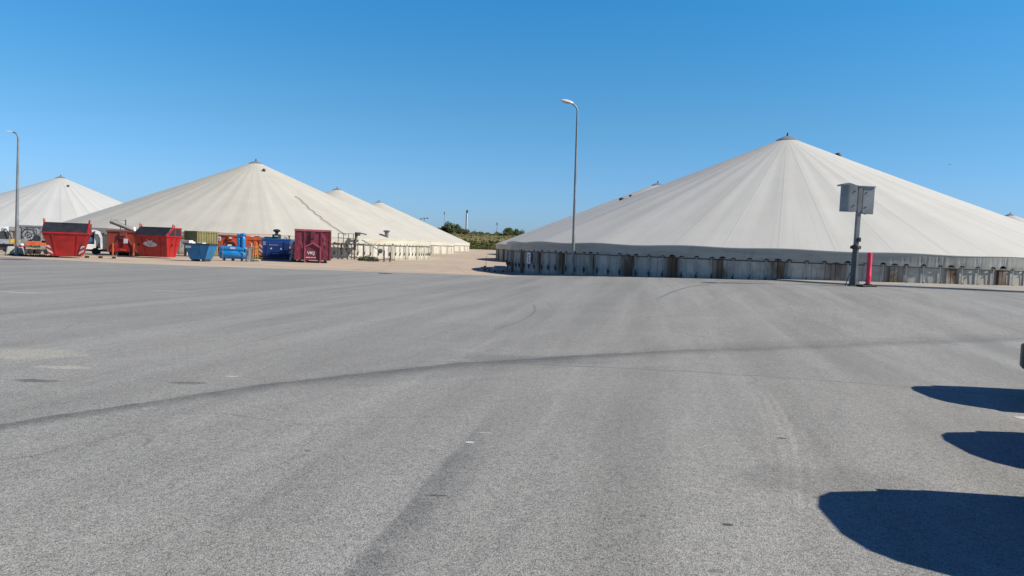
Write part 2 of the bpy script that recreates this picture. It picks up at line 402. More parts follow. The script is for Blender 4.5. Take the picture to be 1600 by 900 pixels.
    for o, kf in ((-0.16,.14), (-0.03,.26), (0.07,.34), (0.2,.12)):
        band(t.math('SUBTRACT', dF, o), 0.008, 0.05, kf, (0.424, 0.415, 0.376), (4.2, 5.2), (8.8, 9.8), y)
    # sandy and oily patches
    def patch(px_, py_, rx, ry, k, colr):
        nonlocal c
        d = t.math('ADD', t.math('POWER', t.math('DIVIDE', t.math('SUBTRACT', x, px_), rx), 2.0), t.math('POWER', t.math('DIVIDE', t.math('SUBTRACT', y, py_), ry), 2.0))
        d = t.math('ADD', d, t.math('MULTIPLY', t.math('SUBTRACT', fine, 0.5), 2.2))
        c = t.mix(t.math('MULTIPLY', t.math('SUBTRACT', 1.0, t.ss(d, 0.2, 1.0)), k), c, colr)
    patch(-6.7, 10.1, 1.1, 0.6, 0.36, (0.480, 0.450, 0.363)); patch(-5.6, 9.2, 0.4, 0.14, 0.5, (0.508, 0.480, 0.389))
    patch(-5.35, 8.3, 0.32, 0.12, 0.7, (0.090, 0.088, 0.080)); patch(-3.72, 8.5, 0.26, 0.10, 0.65, (0.108, 0.103, 0.091))
    patch(-13.6, 20.1, 1.2, 0.10, 0.7, (0.593, 0.578, 0.496)); patch(-10.5, 22.6, 0.9, 0.10, 0.5, (0.565, 0.551, 0.483))
    patch(1.42, 4.6, 0.045, 0.03, 0.9, (0.060, 0.060, 0.057)); patch(0.9, 4.7, 0.04, 0.025, 0.7, (0.084, 0.083, 0.080)); patch(1.15, 3.9, 0.06, 0.03, 0.5, (0.096, 0.096, 0.091))
    patch(-0.32, 6.35, 0.05, 0.035, 0.9, (0.589, 0.589, 0.565)); patch(-0.2, 6.7, 0.10, 0.022, 0.6, (0.494, 0.494, 0.471)); patch(-3.4, 9.0, 0.10, 0.03, 0.8, (0.589, 0.589, 0.565))
    patch(-0.45, 4.95, 0.09, 0.025, 0.8, (0.06, 0.06, 0.06)); patch(-1.6, 5.9, 0.03, 0.02, 0.9, (0.05, 0.05, 0.05)); patch(2.6, 6.9, 0.05, 0.03, 0.9, (0.05, 0.05, 0.05))
    patch(0.2, 11.3, 1.5, 0.5, 0.3, (0.10, 0.098, 0.092)); patch(2.5, 5.6, 0.9, 0.5, 0.25, (0.115, 0.112, 0.105)); patch(-1.0, 18.0, 1.8, 2.0, 0.3, (0.318, 0.306, 0.289))
    # sparse hairline cracks
    vc = t.n.new('ShaderNodeTexVoronoi'); vc.feature = 'DISTANCE_TO_EDGE'; vc.inputs['Scale'].default_value = 0.22
    wv = t.n.new('ShaderNodeVectorMath'); wv.operation = 'ADD'; t.l.new(P, wv.inputs[0])
    nw = t.n.new('ShaderNodeTexNoise'); t.l.new(P, nw.inputs['Vector']); nw.inputs['Scale'].default_value = 0.8; nw.inputs['Detail'].default_value = 5
    t.l.new(nw.outputs['Color'], wv.inputs[1]); t.l.new(wv.outputs[0], vc.inputs['Vector'])
    ck = t.math('MULTIPLY', t.math('SUBTRACT', 1.0, t.ss(vc.outputs['Distance'], 0.001, 0.006)), t.ss(b1, 0.50, 0.62))
    c = t.mix(t.math('MULTIPLY', ck, 0.35), c, (0.08, 0.08, 0.08))
    # aggregate grain: pale and dark stones in the binder
    vo = t.n.new('ShaderNodeTexVoronoi'); t.l.new(P, vo.inputs['Vector']); vo.inputs['Scale'].default_value = 150.0
    g = t.xyz(vo.outputs['Color'])[0]
    vo2 = t.n.new('ShaderNodeTexVoronoi'); t.l.new(P, vo2.inputs['Vector']); vo2.inputs['Scale'].default_value = 46.0
    g2 = t.xyz(vo2.outputs['Color'])[0]
    g3 = t.noise(P, 14.0, 3, 0.7)
    gain = t.math('ADD', t.math('ADD', t.lin(g, 0, 1, -0.52, 0.52), t.lin(g2, 0, 1, -0.13, 0.13)), t.lin(g3, 0.3, 0.7, -0.08, 0.08))
    gain = t.math('ADD', gain, 1.0)
    n = t.n.new('ShaderNodeVectorMath'); n.operation = 'SCALE'; t.l.new(c, n.inputs[0]); t.l.new(gain, n.inputs['Scale'])
    h = t.math('ADD', t.math('MULTIPLY', vo.outputs['Distance'], 1.0), t.math('MULTIPLY', g3, 0.4))
    t.bump(h, 0.35, 0.008)
    return t.out(n.outputs[0], 0.72, 0, 0.5)
CA = [-0.00017, 0.00509, -0.058, 0.72188, 11.03]
CB = [0.00027, 0.15775, -1.36582]
CC = [-0.03324, 0.03439, 10.811]
CD = [-0.02951, 1.24683, -12.493]
CE = [-0.16134, 4.24964, 7.454]
CF = [-0.02527, 0.65619, -0.69486]
M['asphalt'] = m_asphalt()
def m_apron():
    t = NT('dusty_concrete_yard'); P = t.tc.outputs['Object']; x, y, z = t.xyz(P)
    n1 = t.noise(t.coord('Object', (0.10, 0.35, 1), (0,0,R(8))), 1.0, 5, 0.65, 0.5); n2 = t.noise(P, 0.5, 5, 0.65); n3 = t.noise(P, 7.0, 4, 0.7)
    c = t.mix(t.ss(n1, 0.36, 0.66), (0.518, 0.413, 0.312), (0.417, 0.348, 0.271))
    c = t.mix(t.math('MULTIPLY', t.ss(n2, 0.5, 0.72), 0.5), c, (0.309, 0.253, 0.199))
    c = t.mix(t.math('MULTIPLY', t.ss(n3, 0.5, 0.8), 0.4), c, (0.587, 0.492, 0.384))
    jx = t.math('ABSOLUTE', t.math('SUBTRACT', t.math('FRACT', t.math('DIVIDE', t.math('ADD', x, t.math('MULTIPLY', y, 0.12)), 5.2)), 0.5))
    c = t.mix(t.math('MULTIPLY', t.math('SUBTRACT', 1.0, t.ss(jx, 0.004, 0.012)), 0.22), c, (0.185, 0.152, 0.119))
    t.bump(n3, 0.3, 0.02)
    return t.out(c, 0.9, 0, 0.2)
M['apron'] = m_apron()
def m_grass(name, a, b, c_, sc_=0.25):
    t = NT(name); P = t.tc.outputs['Object']
    n1 = t.noise(P, sc_, 5, 0.65); n2 = t.noise(t.coord('Object', (1,1,2)), sc_*7, 4, 0.7)
    c = t.mix(t.ss(n1, 0.38, 0.64), a, b); c = t.mix(t.math('MULTIPLY', t.ss(n2, 0.45, 0.7), 0.7), c, c_)
    t.bump(n2, 0.6, 0.3)
    return t.out(c, 0.9, 0, 0.15)
M['field'] = m_grass('field_grass', (0.10,0.10,0.04), (0.15,0.14,0.06), (0.07,0.075,0.03), 0.05)
M['bank'] = m_grass('dry_bank_grass', (0.20,0.175,0.075), (0.125,0.125,0.05), (0.24,0.205,0.10), 0.22)
M['tuftgreen'] = m_grass('green_tufts', (0.095,0.105,0.038), (0.13,0.135,0.052), (0.07,0.082,0.028), 0.4)
M['tuftdry'] = m_grass('dry_tufts', (0.24,0.20,0.095), (0.17,0.15,0.065), (0.27,0.23,0.12), 0.4)
M['leaf'] = m_grass('tree_leaves', (0.075,0.097,0.042), (0.105,0.125,0.058), (0.056,0.076,0.032), 0.6)
M['leaf2'] = m_grass('willow_leaves', (0.065,0.09,0.036), (0.095,0.12,0.052), (0.048,0.068,0.026), 0.6)
M['paintline'] = paint('road_marking_white', (0.66, 0.64, 0.58), 0.7, 0.6, dcol=(0.2,0.2,0.19))
M['sign'] = paint('white_sign_plate', (0.70, 0.72, 0.73), 0.4, 0.12)
M['ink'] = paint('dark_print', (0.03, 0.035, 0.045), 0.5, 0.0)
M['redsign'] = paint('red_white_tower_red', (0.38, 0.10, 0.08), 0.6, 0.2)

# ------------------------------------------------------------------ ground
EDGE = [(-160,48),(-40,48.2),(-33,46.6),(-29,44.6),(-24,42.8),(-18,42.3),(-11.5,43.7),(-2.3,43.9),(3.5,43.0),(8,39.6),(11,37.6),(13.0,36.4),(14.0,34.0),(15.0,32.3),(16.7,31.6),(20,29.4),(24,28.3),(45,27.5),(160,27.5)]
def edge(x):
    for (a, p), (b, q) in zip(EDGE, EDGE[1:]):
        if x <= b:
            t = (x-a)/(b-a); return p + (q-p)*t + 0.10*noise.noise(Vector((x*0.9, 3.0, 0))) + 0.05*noise.noise(Vector((x*3.1, 9.0, 0)))
    return EDGE[-1][1]
XS = [-160,-120,-90,-75] + [-60+0.5*i for i in range(221)] + [60,75,100,130,160]
def sheet(name, xs, ylo, yhi, nrow, m, dz=0.0, power=1.0, kerb=0.0):
    b = MB(); n = nrow+1
    for x in xs:
        a, c = ylo(x), yhi(x)
        for j in range(n):
            y = a + (c-a)*(j/nrow)**power; b.v.append((x, y, terrain(x, y)+dz))
    for i in range(len(xs)-1):
        for j in range(nrow):
            q = i*n+j; b.f.append((q, q+n, q+n+1, q+1))
    if kerb:
        base = len(b.v)
        for i, x in enumerate(xs):
            p = b.v[i*n]; b.v.append((p[0], p[1]-0.012, p[2]-kerb))
        for i in range(len(xs)-1): b.f.append((i*n, base+i, base+i+1, (i+1)*n))
    o = b.build(name, m, smooth=True, fix=False); return tag(o, kind='structure')
sheet('asphalt_yard', XS, lambda x: -40, edge, 90, M['asphalt'])
sheet('concrete_yard', XS, edge, lambda x: 213, 70, M['apron'], power=1.7)
PX = [x for x in XS if x >= 13.0]
sheet('pavement', PX, lambda x: edge(x)+0.003, lambda x: edge(x)+9.5, 14, M['slab'], dz=0.07, kerb=0.12)
g = MB().add([(-2500,-800,-0.5),(2500,-800,-0.5),(2500,4500,-0.5),(-2500,4500,-0.5)], [(0,1,2,3)]).build('ground', M['field'])
tag(g, kind='structure')
def bank_z(x, y):
    zb = terrain(x, 213)
    t = sst(y, 211, 240)
    return zb - 0.1 + t*(4.7 + 0.35*noise.noise(Vector((x*0.02, 1, 0)))) + 0.06*noise.noise(Vector((x*0.12, y*0.12, 0)))*t
b = MB(); bx_ = [-330+2.5*i for i in range(265)]; by_ = [209+1.5*i for i in range(30)] + [256+6*i for i in range(25)]
for x in bx_:
    for y in by_: b.v.append((x, y, bank_z(x, y)))
n = len(by_)
for i in range(len(bx_)-1):
    for j in range(n-1):
        q = i*n+j; b.f.append((q, q+n, q+n+1, q+1))
tag(b.build('grass_bank', M['bank'], smooth='all', fix=False), kind='structure')
def tufts(name, m, cnt, yr, hr, xr, seed, label):
    r = random.Random(seed); b = MB()
    for i in range(cnt):
        x = r.uniform(*xr); y = r.uniform(*yr); z = bank_z(x, y); h = r.uniform(*hr)
        for k in range(4):
            a = r.uniform(0, PI); w_ = r.uniform(0.1, 0.25); dx, dy = math.cos(a)*w_, math.sin(a)*w_
            lx, ly = r.uniform(-.3,.3), r.uniform(-.3,.3); q = len(b.v)
            b.v += [(x-dx,y-dy,z-0.05),(x+dx,y+dy,z-0.05),(x+dx*.4+lx,y+dy*.4+ly,z+h),(x-dx*.6+lx,y-dy*.6+ly,z+h*.8)]; b.f.append((q,q+1,q+2,q+3))
    tag(b.build(name, m, fix=False), label, 'grass', kind='stuff')
tufts('green_weeds', M['tuftgreen'], 2800, (209.5, 226), (0.2, 0.75), (-60, 45), 3, 'dark green weeds along the foot of the grass bank')
tufts('dry_grass', M['tuftdry'], 2600, (217, 243), (0.1, 0.3), (-60, 45), 4, 'pale dry grass over the upper grass bank')
tag(MB().add([(5.72,8.16,.004),(6.9,8.28,.004),(6.9,8.40,.004),(5.72,8.30,.004)], [(0,1,2,3)]).build('parking_line', M['paintline'], fix=False), kind='structure')
# thin pale weeds at the yard edge by the left lamp
def weeds(name, cx, cy, rx, ry, cnt, h, label, seed):
    r = random.Random(seed); b = MB()
    for i in range(cnt):
        x, y = cx+r.uniform(-rx,rx), cy+r.uniform(-ry,ry); z = terrain(x,y); hh = r.uniform(.4,1)*h; a = r.uniform(0,PI); w_ = .05
        q = len(b.v); b.v += [(x-w_*math.cos(a),y-w_*math.sin(a),z),(x+w_*math.cos(a),y+w_*math.sin(a),z),(x+r.uniform(-.1,.1),y,z+hh)]; b.f.append((q,q+1,q+2))
    tag(b.build(name, M['tuftgreen'], fix=False), label, 'weeds', kind='stuff')
weeds('weed_strip', -31.6, 48.6, 1.6, 0.3, 420, 0.18, 'low green weeds beside the foot of the left lamp post', 5)
weeds('weed_clump', -13.4, 68.6, 0.9, 0.3, 260, 0.5, 'scrubby green weeds at the foot of the cream tank wall', 6)

# ------------------------------------------------------------------ storage tanks
RT, NP, ZE, ZH = 20.7, 49, 2.12, 1.55
TG = 'round storage tanks under tent roofs'
def panel_profile():
    pr = []                         # (panel fraction, outward offset)
    for f, o in ((0,-0.03),(0.004,-0.03),(0.005,0.08),(0.070,0.08),(0.078,0.0)): pr.append((f, o))
    for c in (0.2, 0.5, 0.8): pr += [(c-.034,0.0),(c-.028,.04),(c+.028,.04),(c+.034,0.0)]
    pr += [(0.922,0.0),(0.930,0.08),(0.995,0.08),(0.996,-0.03)]
    return pr
SF = (0.2, 0.5, 0.8)
strap_mesh = {}
def make_tank(cx, cy, z0, label, roofm, skirtm, wallm, fine, apex=10.55, seed=0, bulge=0.0):
    t = empty('storage_tank', (cx, cy, z0), 0, label, 'tank', TG)
    # concrete wall ring with pilasters and ribs
    b = MB(); cols = [((k+f)/NP, o) for k in range(NP) for f, o in panel_profile()]
    zs = (-0.6, 0.25, 0.9, ZH+0.02)
    for fr, o in cols:
        a = 2*PI*fr
        for z in zs:
            b.uv[len(b.v)] = (fr*NP, z); b.v.append(((RT+o)*math.cos(a), (RT+o)*math.sin(a), z))
    n = len(zs); N = len(cols)
    for i in range(N):
        for j in range(n-1):
            q, p = i*n+j, ((i+1) % N)*n+j; b.f.append((q, p, p+1, q+1))
    b.build('wall', M[wallm], t, fix=False)
    # tent roof: radial seams slightly proud, cloth sagging between them
    b = MB(); sub = 6; NA = NP*sub; nr = 26; r0 = 0.62
    def eave_wave(a): return 0.030*math.sin(a*NP/1.0*0.5+seed) + 0.025*noise.noise(Vector((math.cos(a)*6, math.sin(a)*6, seed)))
    re = RT+0.14
    for j in range(nr+1):
        f = j/nr; r = r0 + (re-r0)*f
        for i in range(NA):
            a = 2*PI*i/NA; fr = (i % sub)/sub
            z = apex + (ZE-apex)*f + bulge*math.sin(PI*f)*(1-f*0.35)
            z -= 0.065*math.sin(PI*fr)**2*math.sin(PI*min(1, f*1.02))*f
            z += eave_wave(a)*f*f + 0.035*noise.noise(Vector((r*math.cos(a)*.25, r*math.sin(a)*.25, seed)))*f*(1-f)*4
            b.uv[len(b.v)] = (i/sub, f + 0.02); b.v.append((r*math.cos(a), r*math.sin(a), z))
    for j in range(nr):
        for i in range(NA):
            q, p = j*NA+i, j*NA+(i+1) % NA; b.f.append((q, q+NA, p+NA, p))
    # the seam column needs its own uv at the wrap; harmless at the far side
    b.build('roof', M[roofm], t, smooth='all', fix=False)
    # hanging skirt with arched notches over the straps
    b = MB(); ppp = 66 if fine else 12
    NA2 = NP*ppp; nz = 5; hem_r = re+0.015
    for i in range(NA2):
        fr = i/ppp; a = 2*PI*fr/NP; u = fr % 1.0
        notch = 0.0; fold = 0.0
        if fine:
            for s_ in SF + (0.0, 1.0):
                d = abs(u-s_)*2.657; w_ = 0.15 if s_ in SF else 0.19
                if d < w_: notch = max(notch, math.sqrt(1-(d/w_)**2)*(0.17 if s_ in SF else 0.21)*(0.72+0.55*noise.noise(Vector(((int(fr)+s_)*5.3, seed, 8)))))
                k = int(fr)*4+int(s_*10)
                amp = 0.035*max(0, noise.noise(Vector((k*7.7, seed, 2)))+0.25)
                if d < 0.42: fold += amp*math.sin(d*34)*(1-d/0.42)
        for j in range(nz+1):
            f = j/nz; z = (ZE+eave_wave(a)) + ((ZH-0.05+notch) - ZE-eave_wave(a))*f
            r = hem_r - 0.065*f + fold*math.sin(PI*f) + 0.02*noise.noise(Vector((a*14, f*1.5, seed)))*f
            b.uv[len(b.v)] = (fr, z); b.v.append((r*math.cos(a), r*math.sin(a), z))
    for i in range(NA2):
        for j in range(nz):
            q, p = i*(nz+1)+j, ((i+1) % NA2)*(nz+1)+j; b.f.append((q, q+1, p+1, p))
    b.build('skirt', M[skirtm], t, smooth='all', fix=False)
    pts = [((hem_r-0.06)*math.cos(2*PI*i/196), (hem_r-0.06)*math.sin(2*PI*i/196), ZH-0.055) for i in range(197)]
    MB().tube(pts, 0.026, 6, caps=False).build('hem_pipe', M['darksteel'], t, smooth='all')
    pts = [((re+0.0)*math.cos(2*PI*i/392), (re+0.0)*math.sin(2*PI*i/392), ZE+eave_wave(2*PI*i/392)) for i in range(393)]
    MB().tube(pts, 0.035, 6, caps=False).build('eave_bead', M[roofm], t, smooth='all')  # tube added to draw the bright highlight along the eave edge
    MB().lathe([(RT-0.06,0.9),(RT-0.06,ZE+0.02)], 98).build('liner', M['black'], t)  # added black ring, keeps the skirt notches as dark as shade
    # apex cap
    cap = MB().lathe([(0.80,apex-0.10),(0.83,apex-0.03),(0.74,apex+0.03),(0.30,apex+0.24),(0.14,apex+0.30)], 28).build('roof_cap', M['boardgrey'], t, smooth=True)
    MB().lathe([(0.84,apex-0.16),(0.85,apex-0.105),(0.80,apex-0.10)], 28).build('cap_ring', M['rust'], cap, smooth=True)
    MB().tube([(0,0,apex+0.28),(0,0,apex+0.56)], [0.10,0.05], 8).build('finial', M['darksteel'], cap)
    return t
def add_straps(t, wallz, a0, a1):
    for k in range(NP):
        for s_ in SF:
            a = 2*PI*(k+s_)/NP; d = (a - a0) % (2*PI)
            if d > a1-a0: continue
            if 'strap' not in strap_mesh:
                r = RT+0.10
                st = MB().bar((RT+0.13,0,ZH-0.01),(RT+0.10,0,0.62),0.045,0.018).bar((RT+0.05,0,ZH-0.045),(RT+0.19,0,ZH-0.045),0.07,0.02).build('strap', M['boardgrey'], t)
                hk = MB().box(RT+0.035,RT+0.14,-0.045,0.045,0.52,0.66).bar((RT+0.05,0,0.40),(RT+0.05,0,0.60),0.12,0.03).tube([(RT+0.09,0,0.62),(RT+0.15,0.02,0.72),(RT+0.13,0.05,0.80)],0.022,6).build('ratchet_hook', M['darksteel'], st)
                strap_mesh['strap'] = (st, hk); st.rotation_euler[2] = a; continue
            s0, h0 = strap_mesh['strap']
            s1 = s0.copy(); col.objects.link(s1); s1.parent = t; s1.rotation_euler = (0,0,a)
            h1 = h0.copy(); col.objects.link(h1); h1.parent = s1
def roof_z(apex, r):
    f = (r-0.62)/(RT+0.16-0.62); return apex + (ZE-apex)*f
def roof_vent(t, ang, r, apex=10.55, s=1.0):
    z = roof_z(apex, r); x, y = r*math.cos(ang), r*math.sin(ang)
    return MB().lathe([(0.26*s,z-0.15),(0.26*s,z+0.10),(0.34*s,z+0.12),(0.30*s,z+0.24),(0.10*s,z+0.30)], 12, (x,y,0)).build('roof_vent', M['darksteel'], t, smooth=True)
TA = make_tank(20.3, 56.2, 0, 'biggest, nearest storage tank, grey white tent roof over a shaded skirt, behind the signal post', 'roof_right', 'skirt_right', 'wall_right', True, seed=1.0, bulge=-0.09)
add_straps(TA, 0, R(-110-92), R(-110+84))
TB = make_tank(-30.8, 88.0, 0, 'cream tent roofed storage tank behind the row of skips and the maroon container', 'roof_left', 'skirt_left', 'wall_left', True, seed=2.0)
add_straps(TB, 0, R(-70.7-80), R(-70.7+98))
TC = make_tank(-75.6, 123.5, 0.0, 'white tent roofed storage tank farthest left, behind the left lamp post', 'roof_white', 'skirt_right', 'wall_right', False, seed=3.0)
TD = make_tank(-31.2, 130.0, 0.15, 'cream white storage tank peeking over the right roof slope of the cream tank', 'roof_left', 'skirt_left', 'wall_left', False, seed=4.0)
TE = make_tank(-30.8, 168.0, 0.30, 'farthest storage tank at the end of the left row, beside the grass bank', 'roof_left', 'skirt_left', 'wall_left', False, seed=5.0)
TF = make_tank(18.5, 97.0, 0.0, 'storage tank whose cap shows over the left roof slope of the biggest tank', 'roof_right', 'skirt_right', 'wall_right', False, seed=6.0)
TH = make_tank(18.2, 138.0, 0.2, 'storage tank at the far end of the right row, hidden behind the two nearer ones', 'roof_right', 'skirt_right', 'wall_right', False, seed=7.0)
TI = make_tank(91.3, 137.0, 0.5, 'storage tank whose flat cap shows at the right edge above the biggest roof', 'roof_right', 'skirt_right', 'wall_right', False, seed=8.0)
roof_vent(TA, R(-15), 3.6, s=.75); roof_vent(TA, R(150), 14.0, s=.7); roof_vent(TA, R(165), 12.2, s=.75)
roof_vent(TB, R(-55), 3.3, s=.6); roof_vent(TB, R(150), 14, s=.7); roof_vent(TC, R(-45), 4.4, s=.6); roof_vent(TC, R(175), 9, s=.7); roof_vent(TF, R(-140), 5.2, s=.7)
# mushroom chimney on the cream roof
def on_roof(t, cx, cy, px, py, lift=0):
    d = ray(px, py); best = None
    for i in range(400, 1200):
        k = i*0.1/d.y
        P = Vector((0,0,EYE)) + d*k; r = math.hypot(P.x-cx, P.y-cy)
        if r < RT and P.z < roof_z(10.55, r): return Vector((P.x-cx, P.y-cy, roof_z(10.55, r)))
    return Vector((0,0,0))
q = on_roof(TB, -30.8, 88, 604, 370)
ch = MB().lathe([(0.20,-0.25),(0.20,0.45)], 14, q).build('chimney', M['greysteel'], TB, smooth=True)
MB().lathe([(0.20,0.42),(0.36,0.56),(0.37,0.64),(0.12,0.68)], 16, q).build('chimney_hood', M['greysteel'], ch, smooth=True)
# dark cable zig-zagging down the cream roof
pts = []
cab = [(461,308),(467,311),(472,315),(474,318),(480,322),(483,327),(490,331),(494,336),(501,340),(505,345),(512,349),(518,354),(526,359),(534,364),(541,369)]
for p in cab:
    v = on_roof(TB, -30.8, 88, *p); pts.append((v.x-30.8, v.y+88, v.z+0.07))
tag(MB().tube(pts, 0.03, 6).build('roof_cable', M['greysteel'], smooth=True), 'thin dark cable running jaggedly down the cream tent roof', 'cable')
# number plate on the biggest tank
def on_wall(cx, cy, px, z, rr):
    best = None; lo = None
    for i in range(120, 1300):
        Y = i*0.1; p = at(px, 400, Y); p = Vector((p.x + 0, Y, z))
        # account for the roll: move along the ray at that height
        for _ in range(3):
            lo_, hi_ = 0, 900
            for _k in range(30):
                m = (lo_+hi_)/2
                if at(px, m, Y).z > z: lo_ = m
                else: hi_ = m
            break
        p = at(px, (lo_+hi_)/2, Y)
        if math.hypot(p.x-cx, p.y-cy) < rr: return math.atan2(p.y-cy, p.x-cx)
a = on_wall(20.3, 56.2, 828.5, 1.1, RT+0.15)
pl = empty('tank_sign', (20.3+(RT+0.22)*math.cos(a), 56.2+(RT+0.22)*math.sin(a), 1.08), a+PI/2, 'white number plate reading 1 on the wall of the biggest tank', 'sign')
MB().box(-0.26,0.26,-0.015,0.015,-0.36,0.36).build('plate', M['sign'], pl)
lettering('digit', '1', 0.52, M['ink'], pl, (0.0,-0.021,-0.10))
MB().box(-0.11,0.11,-0.022,-0.016,0.14,0.24).build('printed_line', M['greysteel'], pl)
MB().box(-0.05,0.05,0.015,0.16,-0.06,0.06).build('bracket', M['darksteel'], pl)

# ------------------------------------------------------------------ lamp posts, traffic post, marker
def curve_pts(p0, p1, p2, n=7):
    return [tuple((1-t)**2*Vector(p0) + 2*t*(1-t)*Vector(p1) + t*t*Vector(p2)) for t in [i/(n-1) for i in range(n)]]
def lean_to(base, topx, topy, Y):   # lean of a post whose top is seen at a photo position
    p = at(topx, topy, Y); return math.atan2(p.x-base.x, p.z-base.z), p.z-base.z
lb = foot(894.5, 43.2); an, H = lean_to(lb, 902.5, 163, 43.2)
lp = empty('street_lamp', lb, 0, 'tall galvanised street lamp with big oval head in front of the biggest tank', 'street lamp', 'street lamps', (0, an))
H = H/math.cos(an)
MB().tube([(0,0,-0.05),(0,0,0.9),(0,0,H-0.5)], [0.10,0.09,0.055], 16, caps=True).build('pole', M['galv'], lp, smooth=True)
MB().tube([(0,0,H-0.52)] + curve_pts((0,0,H-0.45),(0,0,H-0.12),(-0.32,-0.05,H+0.02)), 0.05, 12).build('arm', M['galv'], lp, smooth=True)
hd = MB()
prof = [(0.0,0.02),(0.14,0.10),(0.22,0.135),(0.26,0.12),(0.27,0.06),(0.26,0.0)]
for i, x in enumerate([-0.42,-0.36,-0.2,0,0.2,0.33,0.40]):
    s_ = [0.18,0.55,0.92,1.0,0.86,0.55,0.25][i]
    for k in range(12):
        t_ = PI*k/11; hd.v.append((x, math.cos(t_)*0.21*s_, math.sin(t_)*0.15*s_))
for i in range(6):
    for k in range(11):
        q = i*12+k; hd.f.append((q,q+1,q+13,q+12))
    hd.f.append((i*12+11, i*12, i*12+12, i*12+23))
hd.f.append(tuple(range(12))[::-1]); hd.f.append(tuple(range(72,84)))
h_ = hd.build('lamp_head', M['white'], lp, smooth=True); h_.location = (-0.62,-0.06,H+0.09); h_.rotation_euler = (R(4),R(10),R(6))
ln = MB(); ln.lathe([(0.05,-0.075),(0.13,-0.05),(0.17,0.0)], 16, (0,0,0)); 
l_ = ln.build('lens', M['lens'], h_, smooth=True); l_.scale = (1.75,0.95,1); l_.location = (-0.03,0,-0.004)
MB().box(-0.06,0.06,-0.115,-0.095,0.55,0.95).build('access_door', M['greysteel'], lp)
lb = foot(25.8, 48.4); an, H = lean_to(lb, 28.5, 208, 48.4); H /= math.cos(an)
l2 = empty('street_lamp', lb, 0, 'slim street lamp with thin curved arm beside the concrete blocks at left', 'street lamp', 'street lamps', (0, an))
MB().tube([(0,0,-0.05),(0,0,1.5),(0,0,H-0.4)], [0.125,0.11,0.055], 14).build('pole', M['galv'], l2, smooth=True)
MB().tube([(0,0,H-0.42)] + curve_pts((0,0,H-0.4),(0,0,H+0.02),(-0.38,0,H+0.06)), 0.05, 10).build('arm', M['galv'], l2, smooth=True)
MB().hexa([(-0.78,-0.09,H+0.055),(-0.34,-0.07,H+0.02),(-0.34,0.07,H+0.02),(-0.78,0.09,H+0.055)], [(-0.76,-0.06,H+0.12),(-0.34,-0.05,H+0.10),(-0.34,0.05,H+0.10),(-0.76,0.06,H+0.12)]).build('lamp_head', M['white'], l2, bevel=0.02)

sb = foot(1333, 31.8); an, H = lean_to(sb, 1344, 292, 31.8); H /= math.cos(an)
sg = empty('signal_post', sb, 0, 'dark grey post carrying two grey signal housings seen from behind', 'signal post', tilt=(0, an))
MB().prism([(-0.17,-0.17),(0.17,-0.17),(0.17,0.17),(-0.17,0.17)], 'z', -0.05, 0.05).lathe([(0.19,0.0),(0.17,0.35),(0.155,0.6),(0.13,1.66),(0.12,1.70)], 8).build('pole_sleeve', M['postgrey'], sg)
for k in range(3):
    MB().bar((0.17*math.cos(k*2.1+2.4),0.17*math.sin(k*2.1+2.4),0.55),(0.34*math.cos(k*2.1+2.4),0.34*math.sin(k*2.1+2.4),-0.04),0.03,0.03).build('stay', M['postgrey'], sg)
MB().lathe([(0.16,1.58),(0.17,1.62),(0.17,1.72),(0.15,1.76)], 12).box(-0.23,-0.14,-0.04,0.04,1.60,1.72).box(0.14,0.21,-0.04,0.04,1.60,1.72).build('collar', M['darksteel'], sg)
MB().prism([(-0.085,-0.085),(0.085,-0.085),(0.085,0.085),(-0.085,0.085)], 'z', 1.70, H+0.02).build('pole', M['greysteel'], sg, bevel=0.012)
cm_ = MB().box(0.0,0.13,-0.16,-0.09,1.90,2.06).build('camera_box', M['black'], sg, bevel=0.01)
MB().box(0.01,0.12,-0.17,-0.10,2.065,2.09).build('sun_shield', M['boardgrey'], cm_)
# left housing: deep with a rounded back, right housing: flat
hb = MB(); top, bot = H+0.05, H-1.08; back = []
pr = [(-0.78,0.10),(-0.78,-0.05)] + [(-0.78+0.30*(1-math.cos(R(k))), -0.05-0.16*math.sin(R(k))) for k in (20,40,60,80,90)] + [(-0.19,-0.21),(-0.19,0.10)]
hb.prism(pr, 'z', bot, top)
lh = hb.build('housing', M['housing'], sg, smooth=True)
hp = MB(); prh = [(-0.86,0.20)] + [(-0.86+0.62*k/10, 0.0) for k in range(0)]
arc = [(-0.75+0.56*k/10, top+0.09*math.sin(PI*min(1, (k+2.2)/12.2))) for k in range(11)]
hp.prism([(-0.75,top-0.01)] + arc + [(-0.19,top-0.01)], 'y', -0.10, 0.55)
hp.build('rounded_hood', M['housing'], lh, smooth=True)
for z_ in (H-0.22, H-0.82):
    MB().lathe([(0.03,-0.01),(0.03,0.01)], 10, (-0.31,-0.222,z_), 'y').build('bolt', M['darksteel'], lh)
rh = MB().box(0.12,0.62,-0.06,0.08,bot-0.06,H-0.02).build('flat_panel', M['housing'], sg, bevel=0.02)
for z_ in (H-0.24, H-0.86):
    MB().lathe([(0.03,-0.01),(0.03,0.01)], 10, (0.26,-0.068,z_), 'y').build('bolt', M['darksteel'], rh)
MB().box(-0.30,0.64,-0.10,0.10,H-0.005,H+0.045).build('top_bar', M['galv'], sg, bevel=0.008)
MB().box(-0.185,-0.09,-0.12,0.04,H-1.0,H-0.12).build('side_channel', M['postgrey'], sg)
MB().tube([(0.06,-0.10,bot+0.04),(0.12,-0.11,bot-0.05),(0.26,-0.09,bot-0.08),(0.34,-0.05,bot-0.03)], 0.016, 8).build('cable', M['rubber'], sg, smooth=True)

